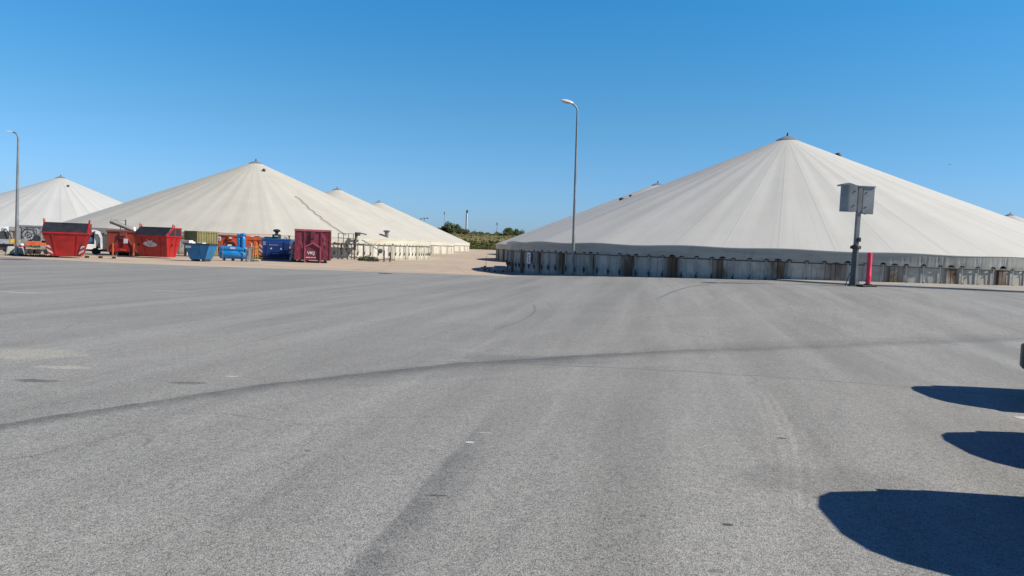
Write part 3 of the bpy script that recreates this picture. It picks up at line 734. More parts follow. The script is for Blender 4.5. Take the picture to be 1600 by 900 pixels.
pb = foot(1356, 31.2); an, H = lean_to(pb, 1359.5, 394.5, 31.2)
pk = empty('marker_post', pb, R(20), 'pink red marker post in a flat black rubber foot beside the signal post', 'marker post', tilt=(0, an))
MB().lathe([(0.10,0.08),(0.10,0.4),(0.106,0.42),(0.106,0.50),(0.098,0.52),(0.094,H-0.1),(0.09,H-0.02),(0.06,H)], 16).build('post', M['pink'], pk, smooth=True)
MB().prism([(-0.46,-0.2),(0.30,-0.22),(0.38,0.0),(0.30,0.22),(-0.46,0.2)], 'z', 0.0, 0.08).lathe([(0.19,0.07),(0.15,0.13)], 14).build('rubber_foot', M['rubber'], pk, bevel=0.015)
pv = terrain(14,31)

# ------------------------------------------------------------------ skips and containers
def place(px, Y, dx=0, dy=0):
    p = foot(px, Y); return (p.x+dx, p.y+dy, p.z)
SG = 'red lidded skips'
def make_skip(loc, rz, label, f0=0.84, f1=1.30, d0=0.72):
    t = empty('lidded_skip', loc, rz, label, 'skip', SG)
    d1 = 0.98
    b = MB().hexa([(-f0,-d0,0.10),(f0,-d0,0.10),(f0,d0,0.10),(-f0,d0,0.10)], [(-f1,-d1,1.58),(f1,-d1,1.58),(f1,d1,1.58),(-f1,d1,1.58)])
    for sx in (-0.55, 0.55): b.hexa([(sx-.05,-d0-.03,0.12),(sx+.05,-d0-.03,0.12),(sx+.05,-d0+.01,0.12),(sx-.05,-d0+.01,0.12)], [(sx*1.3-.05,-d1-.03,1.5),(sx*1.3+.05,-d1-.03,1.5),(sx*1.3+.05,-d1+.01,1.5),(sx*1.3-.05,-d1+.01,1.5)])
    for sy in (-0.3, 0.35): b.hexa([(f0-.01,sy-.03,.12),(f0+.03,sy-.03,.12),(f0+.03,sy+.03,.12),(f0-.01,sy+.03,.12)], [(f1-.01,sy-.03,1.5),(f1+.03,sy-.03,1.5),(f1+.03,sy+.03,1.5),(f1-.01,sy+.03,1.5)])
    bd = b.build('body', M['red'], t, bevel=0.015)
    MB().box(-f1-.05,f1+.05,-d1-.06,-d1+.04,1.56,1.66).box(-f1-.06,-f1+.04,-d1,d1,1.561,1.655).box(f1-.04,f1+.06,-d1,d1,1.561,1.655).build('rim', M['red'], t, bevel=0.012)
    for s_ in (-1, 1):
        # gable end: red frame and dark mesh infill
        x = s_*(f1-0.02); e = MB()
        e.prism([(-d1+.02,1.65),(-0.20,2.24),(-0.06,2.24),(-d1+.22,1.65)], 'x', x-.04, x+.04)
        e.prism([(-0.20,2.18),(d1,2.18),(d1,2.27),(-0.20,2.27)], 'x', x-.042, x+.042)
        e.box(x-.038,x+.038,d1-.10,d1,1.65,2.19)
        e.box(x-.037,x+.037,0.12,0.20,1.65,2.19)
        ge = e.build('gable_end', M['red'], t, bevel=0.008)
        MB().prism([(-d1+.2,1.65),(-0.12,2.18),(d1-.08,2.18),(d1-.08,1.65)], 'x', x-.012, x+.012).build('mesh_infill', M['black'], ge)
        hg = MB().bar((x,-0.20,2.2),(x+s_*.03,-0.16,2.5),0.09,0.07).bar((x,0.06,2.2),(x+s_*.02,0.02,2.44),0.07,0.06).build('hinge_bracket', M['red'], t, bevel=0.01)
        MB().box(s_*0.98-.06,s_*0.98+.06,-d0-.34,-d0-.12,0.88,0.98).tube([(s_*1.16,-.25,1.0),(s_*1.38,-.25,1.0)],0.07,10).build('lifting_lug', M['darksteel'], t)
    ld = MB(); n = 9
    for i in range(n):              # ribbed lid sheet
        a, c = i/n, (i+0.55)/n
        def P(f, h): return (-d1-.02+f*(0.80), 1.66+f*0.60, h)
        for (p, q_, lift) in ((a, c, 0.05), (c, (i+1)/n, 0.02)):
            y0, z0_, _ = P(p,0); y1, z1_, _ = P(q_,0)
            ld.hexa([(-f1+.05,y0,z0_),(f1-.05,y0,z0_),(f1-.05,y1,z1_),(-f1+.05,y1,z1_)], [(-f1+.05,y0-lift*.6,z0_+lift),(f1-.05,y0-lift*.6,z0_+lift),(f1-.05,y1-lift*.6,z1_+lift),(-f1+.05,y1-lift*.6,z1_+lift)])
    ld.build('lid', M['lid'], t)
    MB().box(-f1+.05,f1-.05,-0.20,d1,2.2,2.25).build('top_cover', M['black'], t)
    return t
s1 = make_skip(place(105, 48.3), R(24), 'red lidded skip with striped corner plates, nearest the left lamp post', 0.84, 1.28, 0.5)
for s_ in (-1, 1):
    p = MB().box(-0.16,0.16,-0.012,0.012,-0.33,0.33).build('striped_plate', M['chevron'], s1)
    p.location = (s_*0.90, -0.70, 0.50); p.rotation_euler = (R(18), s_*R(17), 0); p.scale = (0.7*s_, 1, 1)
s2 = make_skip(place(246, 54.6), R(-6), 'red lidded skip with white oval emblem, between the pipe container and the blue skip', 1.10, 1.28, 0.55)
ov = MB(); ov.prism([(0.52*math.cos(2*PI*k/28), 0.19*math.sin(2*PI*k/28)) for k in range(28)], 'y', -0.012, 0.012)
o_ = ov.build('oval_emblem', M['sign'], s2); o_.location = (-0.05,-0.845,1.02); o_.rotation_euler = (R(16), R(3), 0)
ring = MB(); ring.tube([(0.43*math.cos(2*PI*k/28),-0.018,0.13*math.sin(2*PI*k/28)) for k in range(29)], 0.014, 5, caps=False)
ring.box(-0.28,0.26,-0.02,-0.012,0.015,0.055).box(-0.2,0.2,-0.02,-0.012,-0.07,-0.035)
ring.build('emblem_print', M['red'], o_)
wv = MB().tube([(-0.2,-0.016,0.33),(-0.12,-0.016,0.25),(0.0,-0.016,0.235),(0.14,-0.016,0.25),(0.20,-0.016,0.32)], 0.024, 6).build('emblem_arc', M['sign'], o_)

# open blue skip
t = empty('open_skip', place(314, 50.8), R(-6), 'small open blue skip with tapering sides in front of the olive container', 'skip')
b = MB(); L0, L1, D0, D1 = 0.55, 0.92, 0.45, 0.60; zb, zt = 0.14, 1.20
lo = [(-L0,-D0,zb),(L0,-D0,zb),(L0,D0,zb),(-L0,D0,zb)]; hi = [(-L1,-D1,zt),(L1,-D1,zt),(L1,D1,zt),(-L1,D1,zt)]
def inn(p, k): return (p[0]*k, p[1]*k, p[2])
li = [(x*.9,y*.9,zb+.05) for x,y,z in lo]; hi2 = [(x*.94,y*.93,zt) for x,y,z in hi]
b.add(lo+hi+li+hi2, [(3,2,1,0),(0,1,5,4),(1,2,6,5),(2,3,7,6),(3,0,4,7),(4,5,13,12),(5,6,14,13),(6,7,15,14),(7,4,12,15),(12,13,9,8),(13,14,10,9),(14,15,11,10),(15,12,8,11),(8,9,10,11)])
b.build('body', M['blue'], t, bevel=0.01)
MB().box(-L1-.05,L1+.05,-D1-.05,-D1+.03,zt-.06,zt+.03).box(-L1-.05,L1+.05,D1-.03,D1+.05,zt-.06,zt+.03).box(-L1-.049,-L1+.03,-D1,D1,zt-.059,zt+.028).box(L1-.03,L1+.049,-D1,D1,zt-.059,zt+.028).build('rim', M['darksteel'], t)
MB().hexa([(.05,-D0-.03,zb),(.12,-D0-.03,zb),(.12,-D0+.02,zb),(.05,-D0+.02,zb)], [(.09,-D1-.03,zt-.06),(.16,-D1-.03,zt-.06),(.16,-D1+.02,zt-.06),(.09,-D1+.02,zt-.06)]).build('rib', M['blue'], t)
for sx in (-0.38, 0.38): MB().box(sx-.09,sx+.09,-D0+.02,D0-.02,0,zb+.02).build('skid', M['darksteel'], t)
p = MB().box(-.2,.2,-.01,.01,-.08,.08).build('label_plate', M['sign'], t); p.location = (-.60,-.595,.98); p.rotation_euler = (R(8),0,0)
q_ = MB().box(-0.55,0.5,-0.35,0.30,0.80,0.95); q_.box(-0.2,0.25,-0.2,0.2,0.95,1.28); q_.bar((-0.5,0,1.0),(-0.75,0.1,1.32),0.3,0.06)
sc_ = q_.build('scrap_panels', M['white'], bevel=0.02); sc_.location = t.location; sc_.rotation_euler = (0,0,R(-14)); tag(sc_, 'pale scrap panels lying in the small open blue skip', 'scrap')

# maroon roll-off container
t = empty('roll_off_container', place(488, 56.6), R(14), 'tall maroon roll-off container with white VKJ lettering in front of the cream tank', 'container')
W, Dp, Z0, Z1 = 1.30, 5.2, 0.20, 2.55
MB().box(-W,W,0.0,Dp,Z0,Z1-.1).build('body', M['maroon'], t, bevel=0.02)
MB().box(-W-.06,W+.06,-0.10,0.06,Z1-.16,Z1).box(-W-.06,-W+.06,0.06,Dp,Z1-.159,Z1-.002).box(W-.06,W+.06,0.06,Dp,Z1-.159,Z1-.002).build('top_rim', M['maroonworn'], t, bevel=0.015)
for sx in (-W+.02, -0.62, 0.62, W-.02): MB().box(sx-.055,sx+.055,-0.08,0.0,Z0,Z1-.16).build('front_post', M['maroon'], t, bevel=0.01)
for k in range(6): MB().box(W,W+.07,0.35+k*0.9,0.50+k*0.9,Z0,Z1-.16).build('side_rib', M['maroon'], t, bevel=0.01)
for side in (-1, 1):                # dented front sheets
    b = MB(); xs_ = [0.67+0.57*i/14 for i in range(15)]; zs_ = [Z0+.05+(Z1-.25-Z0)*j/24 for j in range(25)]
    for x in xs_:
        for z in zs_: b.v.append((side*x, -0.035-0.05*noise.noise(Vector((x*3.3+side*4,z*2.6,1)))-0.03*noise.noise(Vector((x*8,z*6,side))), z))
    for i in range(14):
        for j in range(24):
            q = i*25+j; b.f.append((q,q+25,q+26,q+1))
    b.build('dented_sheet', M['maroon'], t, smooth='all')
MB().box(-0.17,0.17,-0.16,0.0,1.46,Z1-.17).build('hook_column', M['maroon'], t, bevel=0.015)
MB().tube([(-0.13,-0.20,1.9),(0.13,-0.20,1.9)],0.045,10).bar((-0.13,-.1,1.9),(-0.13,-.22,1.9),0.05,0.08).bar((0.13,-.1,1.9),(0.13,-.22,1.9),0.05,0.08).build('lifting_hook', M['darksteel'], t)
MB().bar((-0.57,-0.12,0.0),(-0.57,-0.12,1.22),0.09,0.09).bar((0.57,-0.12,0.0),(0.57,-0.12,1.22),0.09,0.09).bar((-0.57,-0.13,1.20),(0.0,-0.13,1.52),0.09,0.09).bar((0.57,-0.13,1.20),(0.0,-0.13,1.52),0.09,0.09).build('arch_frame', M['maroonworn'], t, bevel=0.01)
MB().prism([(-0.53,Z0),(0.53,Z0),(0.53,1.20),(0,1.47),(-0.53,1.20)], 'y', -0.03, -0.005).build('recess_plate', M['maroon'], t)
lettering('lettering', 'VKJ', 0.32, M['sign'], t, (-0.12,-0.045,0.74), sx=1.15)
bx0 = MB()
for i, (a_, b_) in enumerate(((-0.46,-0.38),(-0.34,-0.28),(-0.23,-0.17),(-0.11,-0.05),(0.0,0.06),(0.11,0.17),(0.21,0.25))): bx0.box(a_,b_,-0.042,-0.034,0.38,0.44)
bx0.build('small_print', M['sign'], t)
for sx in (-0.5, 0.5): MB().box(sx-.09,sx+.09,0.0,Dp,0.0,Z0).build('skid', M['darksteel'], t)
for sx in (-0.5, 0.5): MB().lathe([(0.12,-0.09),(0.12,0.09)], 14, (sx*1.9,0.35,0.12), 'x').build('roller', M['darksteel'], t)

# dark blue container with striped corners
t = empty('tank_container', place(431, 62.0), R(6), 'dark blue container with striped corner plates and black vent on top', 'container')
W = 1.16
b = MB().prism([(-0.02,0.22),(-0.12,0.5),(-0.12,1.35),(0.05,1.70),(4.4,1.70),(4.4,0.22)], 'x', -W, W)
b.build('body', M['navy'], t, bevel=0.03)
MB().box(-W-.05,W+.05,0.0,0.12,1.64,1.76).box(-W-.05,-W+.05,0.12,4.4,1.641,1.755).box(W-.05,W+.05,0.12,4.4,1.641,1.755).build('top_frame', M['blue'], t, bevel=0.012)
for sx in (-0.72, 0.72): MB().box(sx-.035,sx+.035,-0.16,-0.10,0.3,1.5).build('front_rib', M['navy'], t)
b = MB().add([(-0.68,-0.135,0.35),(0.3,-0.135,1.32),(0.45,-0.135,1.32),(-0.45,-0.135,0.35),(-0.68,-0.115,0.35),(0.3,-0.115,1.32),(0.45,-0.115,1.32),(-0.45,-0.115,0.35)], [(0,3,2,1),(4,5,6,7),(0,1,5,4),(1,2,6,5),(2,3,7,6),(3,0,4,7)]); b.build('diagonal_brace', M['navy'], t)
for s_ in (-1, 1):
    p = MB().box(-0.13,0.13,-0.012,0.012,-0.42,0.42).build('striped_plate', M['chevron'], t); p.location = (s_*(W+.06), -0.14, 0.82); p.scale = (s_*1.0, 1, 1)
    MB().box(s_*W-.03,s_*W+.09*s_+.03,-0.12,-0.08,0.42,1.2).build('plate_bracket', M['darksteel'], t)
for sx in (-0.38, 0.42): MB().prism([(sx-.09,0.86),(sx+.09,0.86),(sx+.02,1.02)], 'y', -0.15, -0.14).build('warning_mark', M['sign'], t)
b = MB()
for k in range(7): b.box(-0.52+k*0.135,-0.43+k*0.135,-0.132,-0.121,1.20,1.245)
for k in range(4): b.box(-0.25+k*0.13,-0.16+k*0.13,-0.132,-0.121,0.47,0.50)
b.build('printed_line', M['sign'], t)
MB().box(-1.05,-0.78,-0.14,-0.118,1.18,1.5).build('information_board', M['boardgrey'], t)
v_ = MB().lathe([(0.36,1.72),(0.36,2.08),(0.28,2.12),(0.15,2.14)], 18, (-0.08,0.55,0)).build('vent_housing', M['black'], t, smooth=True)
MB().lathe([(0.13,2.12),(0.13,2.28),(0.31,2.38),(0.33,2.44),(0.18,2.54),(0.05,2.56)], 16, (-0.08,0.55,0)).build('vent_cap', M['black'], v_, smooth=True)
MB().box(-.2,.1,.17,.2,1.92,2.0).build('vent_label', M['sign'], v_)
MB().lathe([(0.42,1.7),(0.42,1.83),(0.30,1.88)], 18, (-0.75,0.7,0)).build('hatch', M['black'], t, smooth=True)
MB().tube([(0.55,.3,1.74),(0.72,.3,1.95),(0.8,.35,1.78)],0.06,8).build('pipe_bend', M['white'], t, smooth=True)
MB().tube([(1.0,.3,1.74),(1.0,.3,2.0)],0.05,8).lathe([(0.11,1.98),(0.11,2.06)],10,(1.0,.3,0)).build('valve', M['darksteel'], t)
MB().box(-1.1,1.1,0,4.3,0.0,0.22).build('base_frame', M['darksteel'], t)
t = empty('upright_cylinder', place(458.5, 61.0), 0, 'grey upright cylinder squeezed between the dark blue and maroon containers', 'cylinder')
MB().lathe([(0.20,0.1),(0.24,0.16),(0.24,1.25),(0.18,1.38),(0.07,1.44)], 16).build('shell', M['concrete'], t, smooth=True)
MB().lathe([(0.25,0.42),(0.25,0.47)], 16).build('hoop', M['greysteel'], t); MB().lathe([(0.25,0.92),(0.25,0.97)], 16).build('hoop', M['greysteel'], t)
MB().lathe([(0.07,1.42),(0.07,1.54)], 10).build('cap', M['darksteel'], t); MB().lathe([(0.22,0.0),(0.22,0.12)], 14).build('foot_ring', M['darksteel'], t)

# blue pressure tanks
t = empty('pressure_tank_unit', place(364, 54.2), R(8), 'bright blue pressure tank unit, two lying tanks and two upright columns', 'tank unit')
def lying(r, z, y, name, L=0.98):
    return MB().lathe([(r*.35,-L-.02),(r*.8,-L+.04),(r,-L+.14),(r,L-.14),(r*.8,L-.04),(r*.35,L+.02)], 20, (0,y,z), 'x').build(name, M['cyanblue'], t, smooth=True)
lying(0.30, 0.46, 0.0, 'lower_tank'); lying(0.19, 0.88, 0.05, 'upper_tank')
for x, y, hh in ((0.40, 0.10, 1.98), (0.70, 0.02, 2.02)):
    c_ = MB().lathe([(0.15,0.9),(0.15,1.45),(0.135,1.46),(0.135,1.50),(0.15,1.51),(0.15,hh-.28),(0.09,hh-.2)], 16, (x,y,0)).build('column', M['cyanblue'], t, smooth=True)
    MB().lathe([(0.09,hh-.22),(0.09,hh-.12),(0.17,hh-.10),(0.17,hh+.02),(0.07,hh+.04)], 14, (x,y,0)).build('column_head', M['cyanblue'], c_, smooth=True)
for sx in (-0.62, 0.62):
    for sy in (-0.2, 0.2): MB().bar((sx,sy,0.0),(sx,sy*.8,0.30),0.08,0.06).build('leg', M['navy'], t)
for sx in (-0.64, 0.78): MB().bar((sx,-0.33,0.0),(sx,-0.33,1.12),0.035,0.035).build('frame_upright', M['galv'], t)
MB().bar((0.78,-0.33,1.10),(1.30,-0.33,1.10),0.035,0.035).bar((1.30,-0.33,0),(1.30,-0.33,1.12),0.035,0.035).build('frame_rail', M['galv'], t)
MB().box(-.18,.18,-.145,-.135,.88,1.0).build('label_plate', M['sign'], t)
MB().box(0.88,1.22,-.2,.3,0.14,0.95).box(0.92,1.18,-.24,-.2,.5,.8).build('control_cabinet', M['boardgrey'], t, bevel=0.015)
MB().lathe([(0.09,0.95),(0.09,1.02)],8,(-.1,0,0)).lathe([(0.11,.0),(.11,.18)],10,(0,0,0)).build('fitting', M['navy'], t)
# frames of bars beside it
t = empty('barrier_rack', place(390.5, 54.6), R(10), 'grey steel barrier rack standing beside the blue pressure tanks', 'rack')
b = MB()
for x in (-.25,-.12,0,.12,.25): b.bar((x,0,0.05),(x,0,1.02),0.03,0.03)
b.build('bars', M['galv'], t)
MB().bar((-.3,0,1.03),(.3,0,1.03),.05,.05).build('top_rail', M['galv'], t); MB().bar((-.3,0,.2),(.3,0,.2),.04,.04).build('bottom_rail', M['galv'], t)
for sx in (-.27,.27): MB().box(sx-.04,sx+.04,-.3,.3,0,.06).build('foot', M['darksteel'], t)
t = empty('pipe_frame', place(398.5, 55.0), R(4), 'yellow pipe frame with weathered uprights left of the dark blue container', 'frame')
for sx in (-.16,.02,.18): MB().tube([(sx,0,0),(sx,.02,1.18)],0.035,8).build('upright', M['yellow'], t)
MB().tube([(-.2,0,.95),(.24,0,1.02)],0.03,8).build('cross_bar', M['yellow'], t); MB().tube([(-.2,-.02,.30),(.30,-.02,.34)],0.03,8).build('cross_bar', M['yellow'], t)
MB().box(-.25,.35,-.3,.3,0,.12).build('foot_plate', M['timber'], t)

# olive container, corrugated side in a paler tone painted as sunlit
t = empty('olive_container', place(298, 61.6), R(-18), 'olive green container with a yellowish corrugated side behind the blue skip', 'container')
W, Dp, H = .62, 2.5, 2.15
MB().box(-W+.04,W-.04,.04,Dp-.04,.14,H-.04).build('body', M['olive'], t)
MB().corr((W+.0,0.05,0), (W+.0,Dp-.02,0), .3, H-.12, .06, .30, (1,0)).build('corrugated_side', M['yellowgreen'], t)
for sx in (-W, W): MB().box(sx-.06,sx+.06,-.04,.06,.0,H).build('corner_post', M['yellowgreen'], t, bevel=.01)
MB().box(W-.04,W+.08,.06,Dp,H-.12,H+.01).box(-W,W,-.03,.055,H-.11,H-.005).build('top_rail', M['yellowgreen'], t); MB().box(W-.04,W+.08,.06,Dp,.1,.30).box(-W,W,-.03,.055,.1,.28).build('bottom_rail', M['olive'], t)
MB().box(-.50,.30,-.55,-.06,1.12,1.36).bar((-.1,-.3,0.1),(-.1,-.3,1.12),.08,.08).build('pale_box', M['white'], t, bevel=.02)
# hook lift containers
def hooklift(name, loc, rz, label, mat, W, H, Dp, post_mat):
    t = empty(name, loc, rz, label, 'container', 'orange and rust red hook lift containers')
    MB().box(-W,W,0,Dp,.28,H).build('body', M[mat], t, bevel=.02)
    MB().box(-W-.05,W+.05,-.06,.05,H-.12,H+.02).box(-W-.05,-W+.05,.05,Dp,H-.119,H+.018).box(W-.05,W+.05,.05,Dp,H-.119,H+.018).build('top_rim', M[mat], t, bevel=.01)
    MB().bar((-W*.78,-.05,.32),(-.12,-.05,H-.32),.09,.10).bar((W*.78,-.05,.32),(.12,-.05,H-.32),.09,.10).build('arch_frame', M[mat], t, bevel=.01)
    MB().box(-.24,.24,-.17,.0,H-.62,H-.13).build('hook_column', M[mat], t, bevel=.01)
    MB().tube([(-.13,-.2,H-.4),(.13,-.2,H-.4)],.04,8).build('lifting_hook', M['darksteel'], t)
    MB().prism([(-W*.72,.34),(0,H-.45),(W*.72,.34)], 'y', -.022, .0).build('recess_plate', M['redbrown'] if mat != 'redbrown' else M['red'], t)
    for k in range(5): MB().box(W,W+.07,.3+k*(Dp-.5)/4,.42+k*(Dp-.5)/4,.3,H-.12).build('side_rib', M[mat], t)
    for sx in (-.5,.5): MB().box(sx-.09,sx+.09,-.02,Dp,0,.28).build('skid', M['darksteel'], t)
    for sx in (-W*.62, W*.62): MB().box(sx-.05,sx+.05,-.12,-.02,.05,.95).build('front_leg', M[post_mat], t, bevel=.01)
    return t
t = hooklift('hook_lift_container', place(193, 56.4), R(10), 'rust red container with a grey pipe on top, between the two red skips', 'redbrown', 1.18, 1.92, 4.6, 'orange')
MB().box(.06,.36,-.20,-.185,.98,1.32).build('paper_notice', M['sign'], t)
MB().box(-.2,.2,-.065,-.058,.42,.5).build('stencil_mark', M['orange'], t)
t2 = hooklift('hook_lift_container', place(360, 66.0), R(10), 'orange red container with a white notice behind the blue pressure tanks', 'orangered', 1.30, 1.92, 4.6, 'orangered')
MB().box(-1.12,-.80,-.10,-.075,1.42,1.76).build('square_notice', M['sign'], t2); MB().prism([(-1.04,1.5),(-.88,1.5),(-.96,1.68)], 'y', -.112, -.101).build('notice_mark', M['ink'], t2)
MB().box(-.22,.12,-.2,-.18,.72,1.10).build('paper_notice', M['sign'], t2)
MB().box(-.08,.1,-.19,-.172,1.6,1.75).build('small_plate', M['sign'], t2)
t = empty('open_orange_container', place(392, 67.0), R(8), 'orange ribbed container with a pale stripe left of the dark blue container', 'container')
MB().box(-1.05,1.05,.05,4.0,.15,1.78).build('body', M['orange'], t); b = MB(); b.corr((-1.05,0.04,0),(1.05,0.04,0),.2,1.55,.06,.42); b.build('ribbed_front', M['orange'], t)
MB().box(-1.1,1.1,-.06,.08,1.55,1.84).build('top_rim', M['orange'], t, bevel=.01)
MB().box(.02,.12,-.05,-.03,.75,1.3).build('pale_stripe', M['sign'], t)
b = MB().box(-.8,-.5,0.3,.8,1.78,1.96).box(.2,.6,.3,.8,1.78,1.92).build('lid_clamps', M['black'], t)
for sx in (-.6,.6): MB().box(sx-.08,sx+.08,.05,4,0,.15).build('skid', M['darksteel'], t)

# pipe lying on the rust red container
t = empty('steel_pipe', (0,0,0), 0, 'long grey steel pipe sticking up over the rust red container', 'pipe')
p0, p1, p2 = at(172.5,345.5,57.0), at(212,360.8,58.0), at(236,363.0,59.0)
p0 = Vector(p0); b = MB().tube([p0,p1], .17, 16, caps=False).tube([p0+(p1-p0)*.004,p1],.145,16,caps=False); b.build('pipe', M['greysteel'], t, smooth=True)
dd = (p1-p0).normalized(); MB().tube([p0+dd*0.05,p0+dd*0.06],.155,16).build('pipe_bore', M['ink'], t)  # black disc standing in for the shade inside the pipe
MB().tube([p1,p2],.12,14).build('rear_pipe', M['darksteel'], t, smooth=True)
MB().tube([p1-dd*.12+Vector((0,0,.2)),p1-dd*.05+Vector((0,-.16,.1)),p1+Vector((.02,-.17,-.1)),p1+Vector((.06,-.1,-.3))],.10,10).build('saddle_band', M['white'], t, smooth=True)
mid = p0+dd*.75; MB().tube([mid+dd*.0,mid+Vector((0,0,-.42)),mid+Vector((.35,0,-.52)),mid+Vector((.75,0,-.5))],.03,7).build('support_bracket', M['darksteel'], t)
mid = p0+dd*1.15; MB().tube([mid,mid+Vector((0,0,-.55))],.03,7).build('support_bracket', M['darksteel'], t)
q = p0+dd*1.25; e_ = at(196.5,345,57.5); MB().tube([q,Vector((e_.x-.9,e_.y,e_.z+.1)),Vector(e_)],.015,6).build('stay_wire', M['darksteel'], t)
MB().tube([Vector(e_)+Vector((0,0,-.35)),Vector(e_)+Vector((0,0,.10))],.04,7).build('mast_stub', M['darksteel'], t)
for pp in (218, 228): 
    v = at(pp,360,58.6); MB().lathe([(.10,-.1),(.10,.12),(.04,.16)],8,v).build('valve', M['darksteel'], t)

# white loader cab behind the first skip
t = empty('white_loader', place(146, 60.0), R(28), 'white wheel loader partly hidden behind the skip with striped corners', 'loader')
b = MB().box(-.95,.15,0,1.3,.40,.75).box(-.95,-.85,0,.1,.75,1.75).box(.05,.15,0,.1,.75,1.75).box(-.95,.15,0,1.3,1.72,1.92); b.build('cab', M['white'], t, bevel=.03)
MB().box(-.86,.06,.03,.07,.76,1.72).build('windscreen', M['glass'], t)
MB().prism([(.12,1.92),(.45,1.80),(.62,1.35),(.66,.30),(.50,.30),(.46,1.25),(.34,1.55),(.12,1.62)], 'y', -.25, -.02).build('lift_arm', M['white'], t, bevel=.02)
MB().box(-.55,-.1,-.05,.03,.95,1.3).build('blue_panel', M['blue'], t, bevel=.02)
MB().box(-1.0,.6,-.5,-.2,.22,.42).prism([(-.5,.42),(.05,.42),(.2,.7),(-.35,.62)], 'y', -.45, -.25).build('bucket', M['white'], t, bevel=.02)
for sx in (-.75,.35): 
    w_ = MB().lathe([(.26,-.16),(.36,-.12),(.36,.12),(.26,.16)],18,(sx,.55,.36),'x').build('wheel', M['rubber'], t, smooth=True); MB().lathe([(.18,-.165),(.18,.165)],14,(sx,.55,.36),'x').build('hub', M['white'], w_)

# timber and low clutter on the ground
t = empty('timber_pallet', place(157, 49.6), R(22), 'low row of pale timber planks on three dark bearers between the red skips', 'timber')
MB().box(-.95,.95,-.25,.25,.14,.20).build('planks', M['timber'], t)
for sx in (-.8,0,.8): MB().box(sx-.09,sx+.09,-.3,.3,0,.14).build('bearer', M['black'], t)
t = empty('trailer_frame', place(163, 58.0), R(20), 'low dark trailer frame lying in front of the rust red container', 'trailer')
MB().bar((-1.6,0,.32),(1.5,0,.30),.16,.14).bar((-1.6,.8,.32),(1.5,.8,.30),.16,.14).box(-.4,-.2,0.08,.72,.25,.38).box(.9,1.1,0.08,.72,.25,.38).build('frame', M['darksteel'], t)
for sx in (-.6,.6):
    w_ = MB().lathe([(.18,-.08),(.26,-.06),(.26,.06),(.18,.08)],16,(sx,-.12,.26),'y').build('wheel', M['rubber'], t, smooth=True)
MB().tube([(1.2,-.1,.4),(1.55,-.2,.8),(1.3,-.2,.62)],.05,8).build('hose', M['white'], t, smooth=True)
# far left corner
CG = 'pale concrete blocks under the left lamp'
def cblock(px, Y, rz, s, label):
    t = empty('concrete_block', place(px, Y), rz, label, 'concrete block', CG)
    MB().hexa([(-.32*s,-.3,0),(.32*s,-.3,0),(.32*s,.3,0),(-.32*s,.3,0)], [(-.22*s,-.2,.58*s),(.22*s,-.2,.58*s),(.22*s,.2,.58*s),(-.22*s,.2,.58*s)]).build('block', M['concrete'], t, bevel=.03)
    MB().tube([(-.08,0,.56*s),(-.06,0,.64*s),(.06,0,.64*s),(.08,0,.56*s)],.012,6).build('lifting_eye', M['darksteel'], t)
cblock(17.5, 49.4, R(40), 1.0, 'pale concrete block left of the slim lamp post'); cblock(29.5, 49.3, R(25), .95, 'pale concrete block right of the slim lamp post')
t = empty('warning_cylinder', place(34, 51.5), 0, 'red cylinder with white cap standing right of the slim lamp post', 'cylinder')
MB().lathe([(.13,.12),(.13,.62),(.11,.66)],14).build('body', M['red'], t, smooth=True); MB().lathe([(.125,.62),(.12,.74),(.05,.78)],14).build('cap', M['white'], t, smooth=True); MB().lathe([(.2,0),(.2,.08),(.13,.13)],14).build('foot', M['darksteel'], t)
t = empty('hose_reel', place(46, 54.5), R(28), 'grey hose reel machine with round dark reel left of the first red skip', 'machine')
MB().box(-.55,.55,-.4,.5,.30,.62).build('base', M['greysteel'], t, bevel=.02)
MB().box(-.5,-.1,-.3,.4,.62,1.05).box(.1,.55,-.25,.35,.62,.95).build('engine_box', M['boardgrey'], t, bevel=.03)
rl = MB(); rl.tube([(-.05+.42*math.cos(2*PI*k/26),-.1,1.36+.42*math.sin(2*PI*k/26)) for k in range(27)],.05,7,caps=False); rl.tube([(-.05+.2*math.cos(2*PI*k/18),-.1,1.36+.2*math.sin(2*PI*k/18)) for k in range(19)],.05,6,caps=False)
for k in range(4): rl.tube([(-.05,-.1,1.36),(-.05+.42*math.cos(k*PI/2+.4),-.1,1.36+.42*math.sin(k*PI/2+.4))],.03,6)
rl.build('reel', M['darksteel'], t, smooth=True)
MB().bar((-.5,0,.9),(-.5,0,1.8),.07,.07).bar((-.5,0,1.8),(.45,0,1.72),.06,.06).bar((.45,0,1.72),(.45,0,.9),.06,.06).build('reel_frame', M['darksteel'], t)
MB().lathe([(.24,-.16),(.26,0),(.24,.16)],14,(.48,-.25,1.12),'y').build('dark_drum', M['black'], t, smooth=True)
MB().tube([(.9,-.1,.6),(.9,-.1,1.42),(.7,-.1,1.5),(.45,-.1,1.42)],.05,8).build('exhaust', M['galv'], t, smooth=True)
for sx in (-.4,.4): MB().lathe([(.16,-.08),(.28,-.07),(.28,.07),(.16,.08)],16,(sx,-.45,.28),'y').build('wheel', M['rubber'], t, smooth=True)
MB().prism([(-.6,.05),(.0,.05),(-.25,.55),(-.6,.62)],'y',-.75,-.5).build('splash_plate', M['postgrey'], t)
t = empty('orange_frame_trailer', place(61, 53.6), R(24), 'orange bar frame on a low trolley left of the first red skip', 'trailer')
MB().box(-.75,.75,-.3,-.18,.62,.92).box(-.75,.75,.3,.42,.62,.92).box(-.75,-.62,-.18,.3,.64,.9).box(.62,.75,-.18,.3,.64,.9).build('orange_frame', M['orange'], t, bevel=.015)
MB().box(-.8,.8,-.2,.3,.34,.46).build('chassis', M['timber'], t)
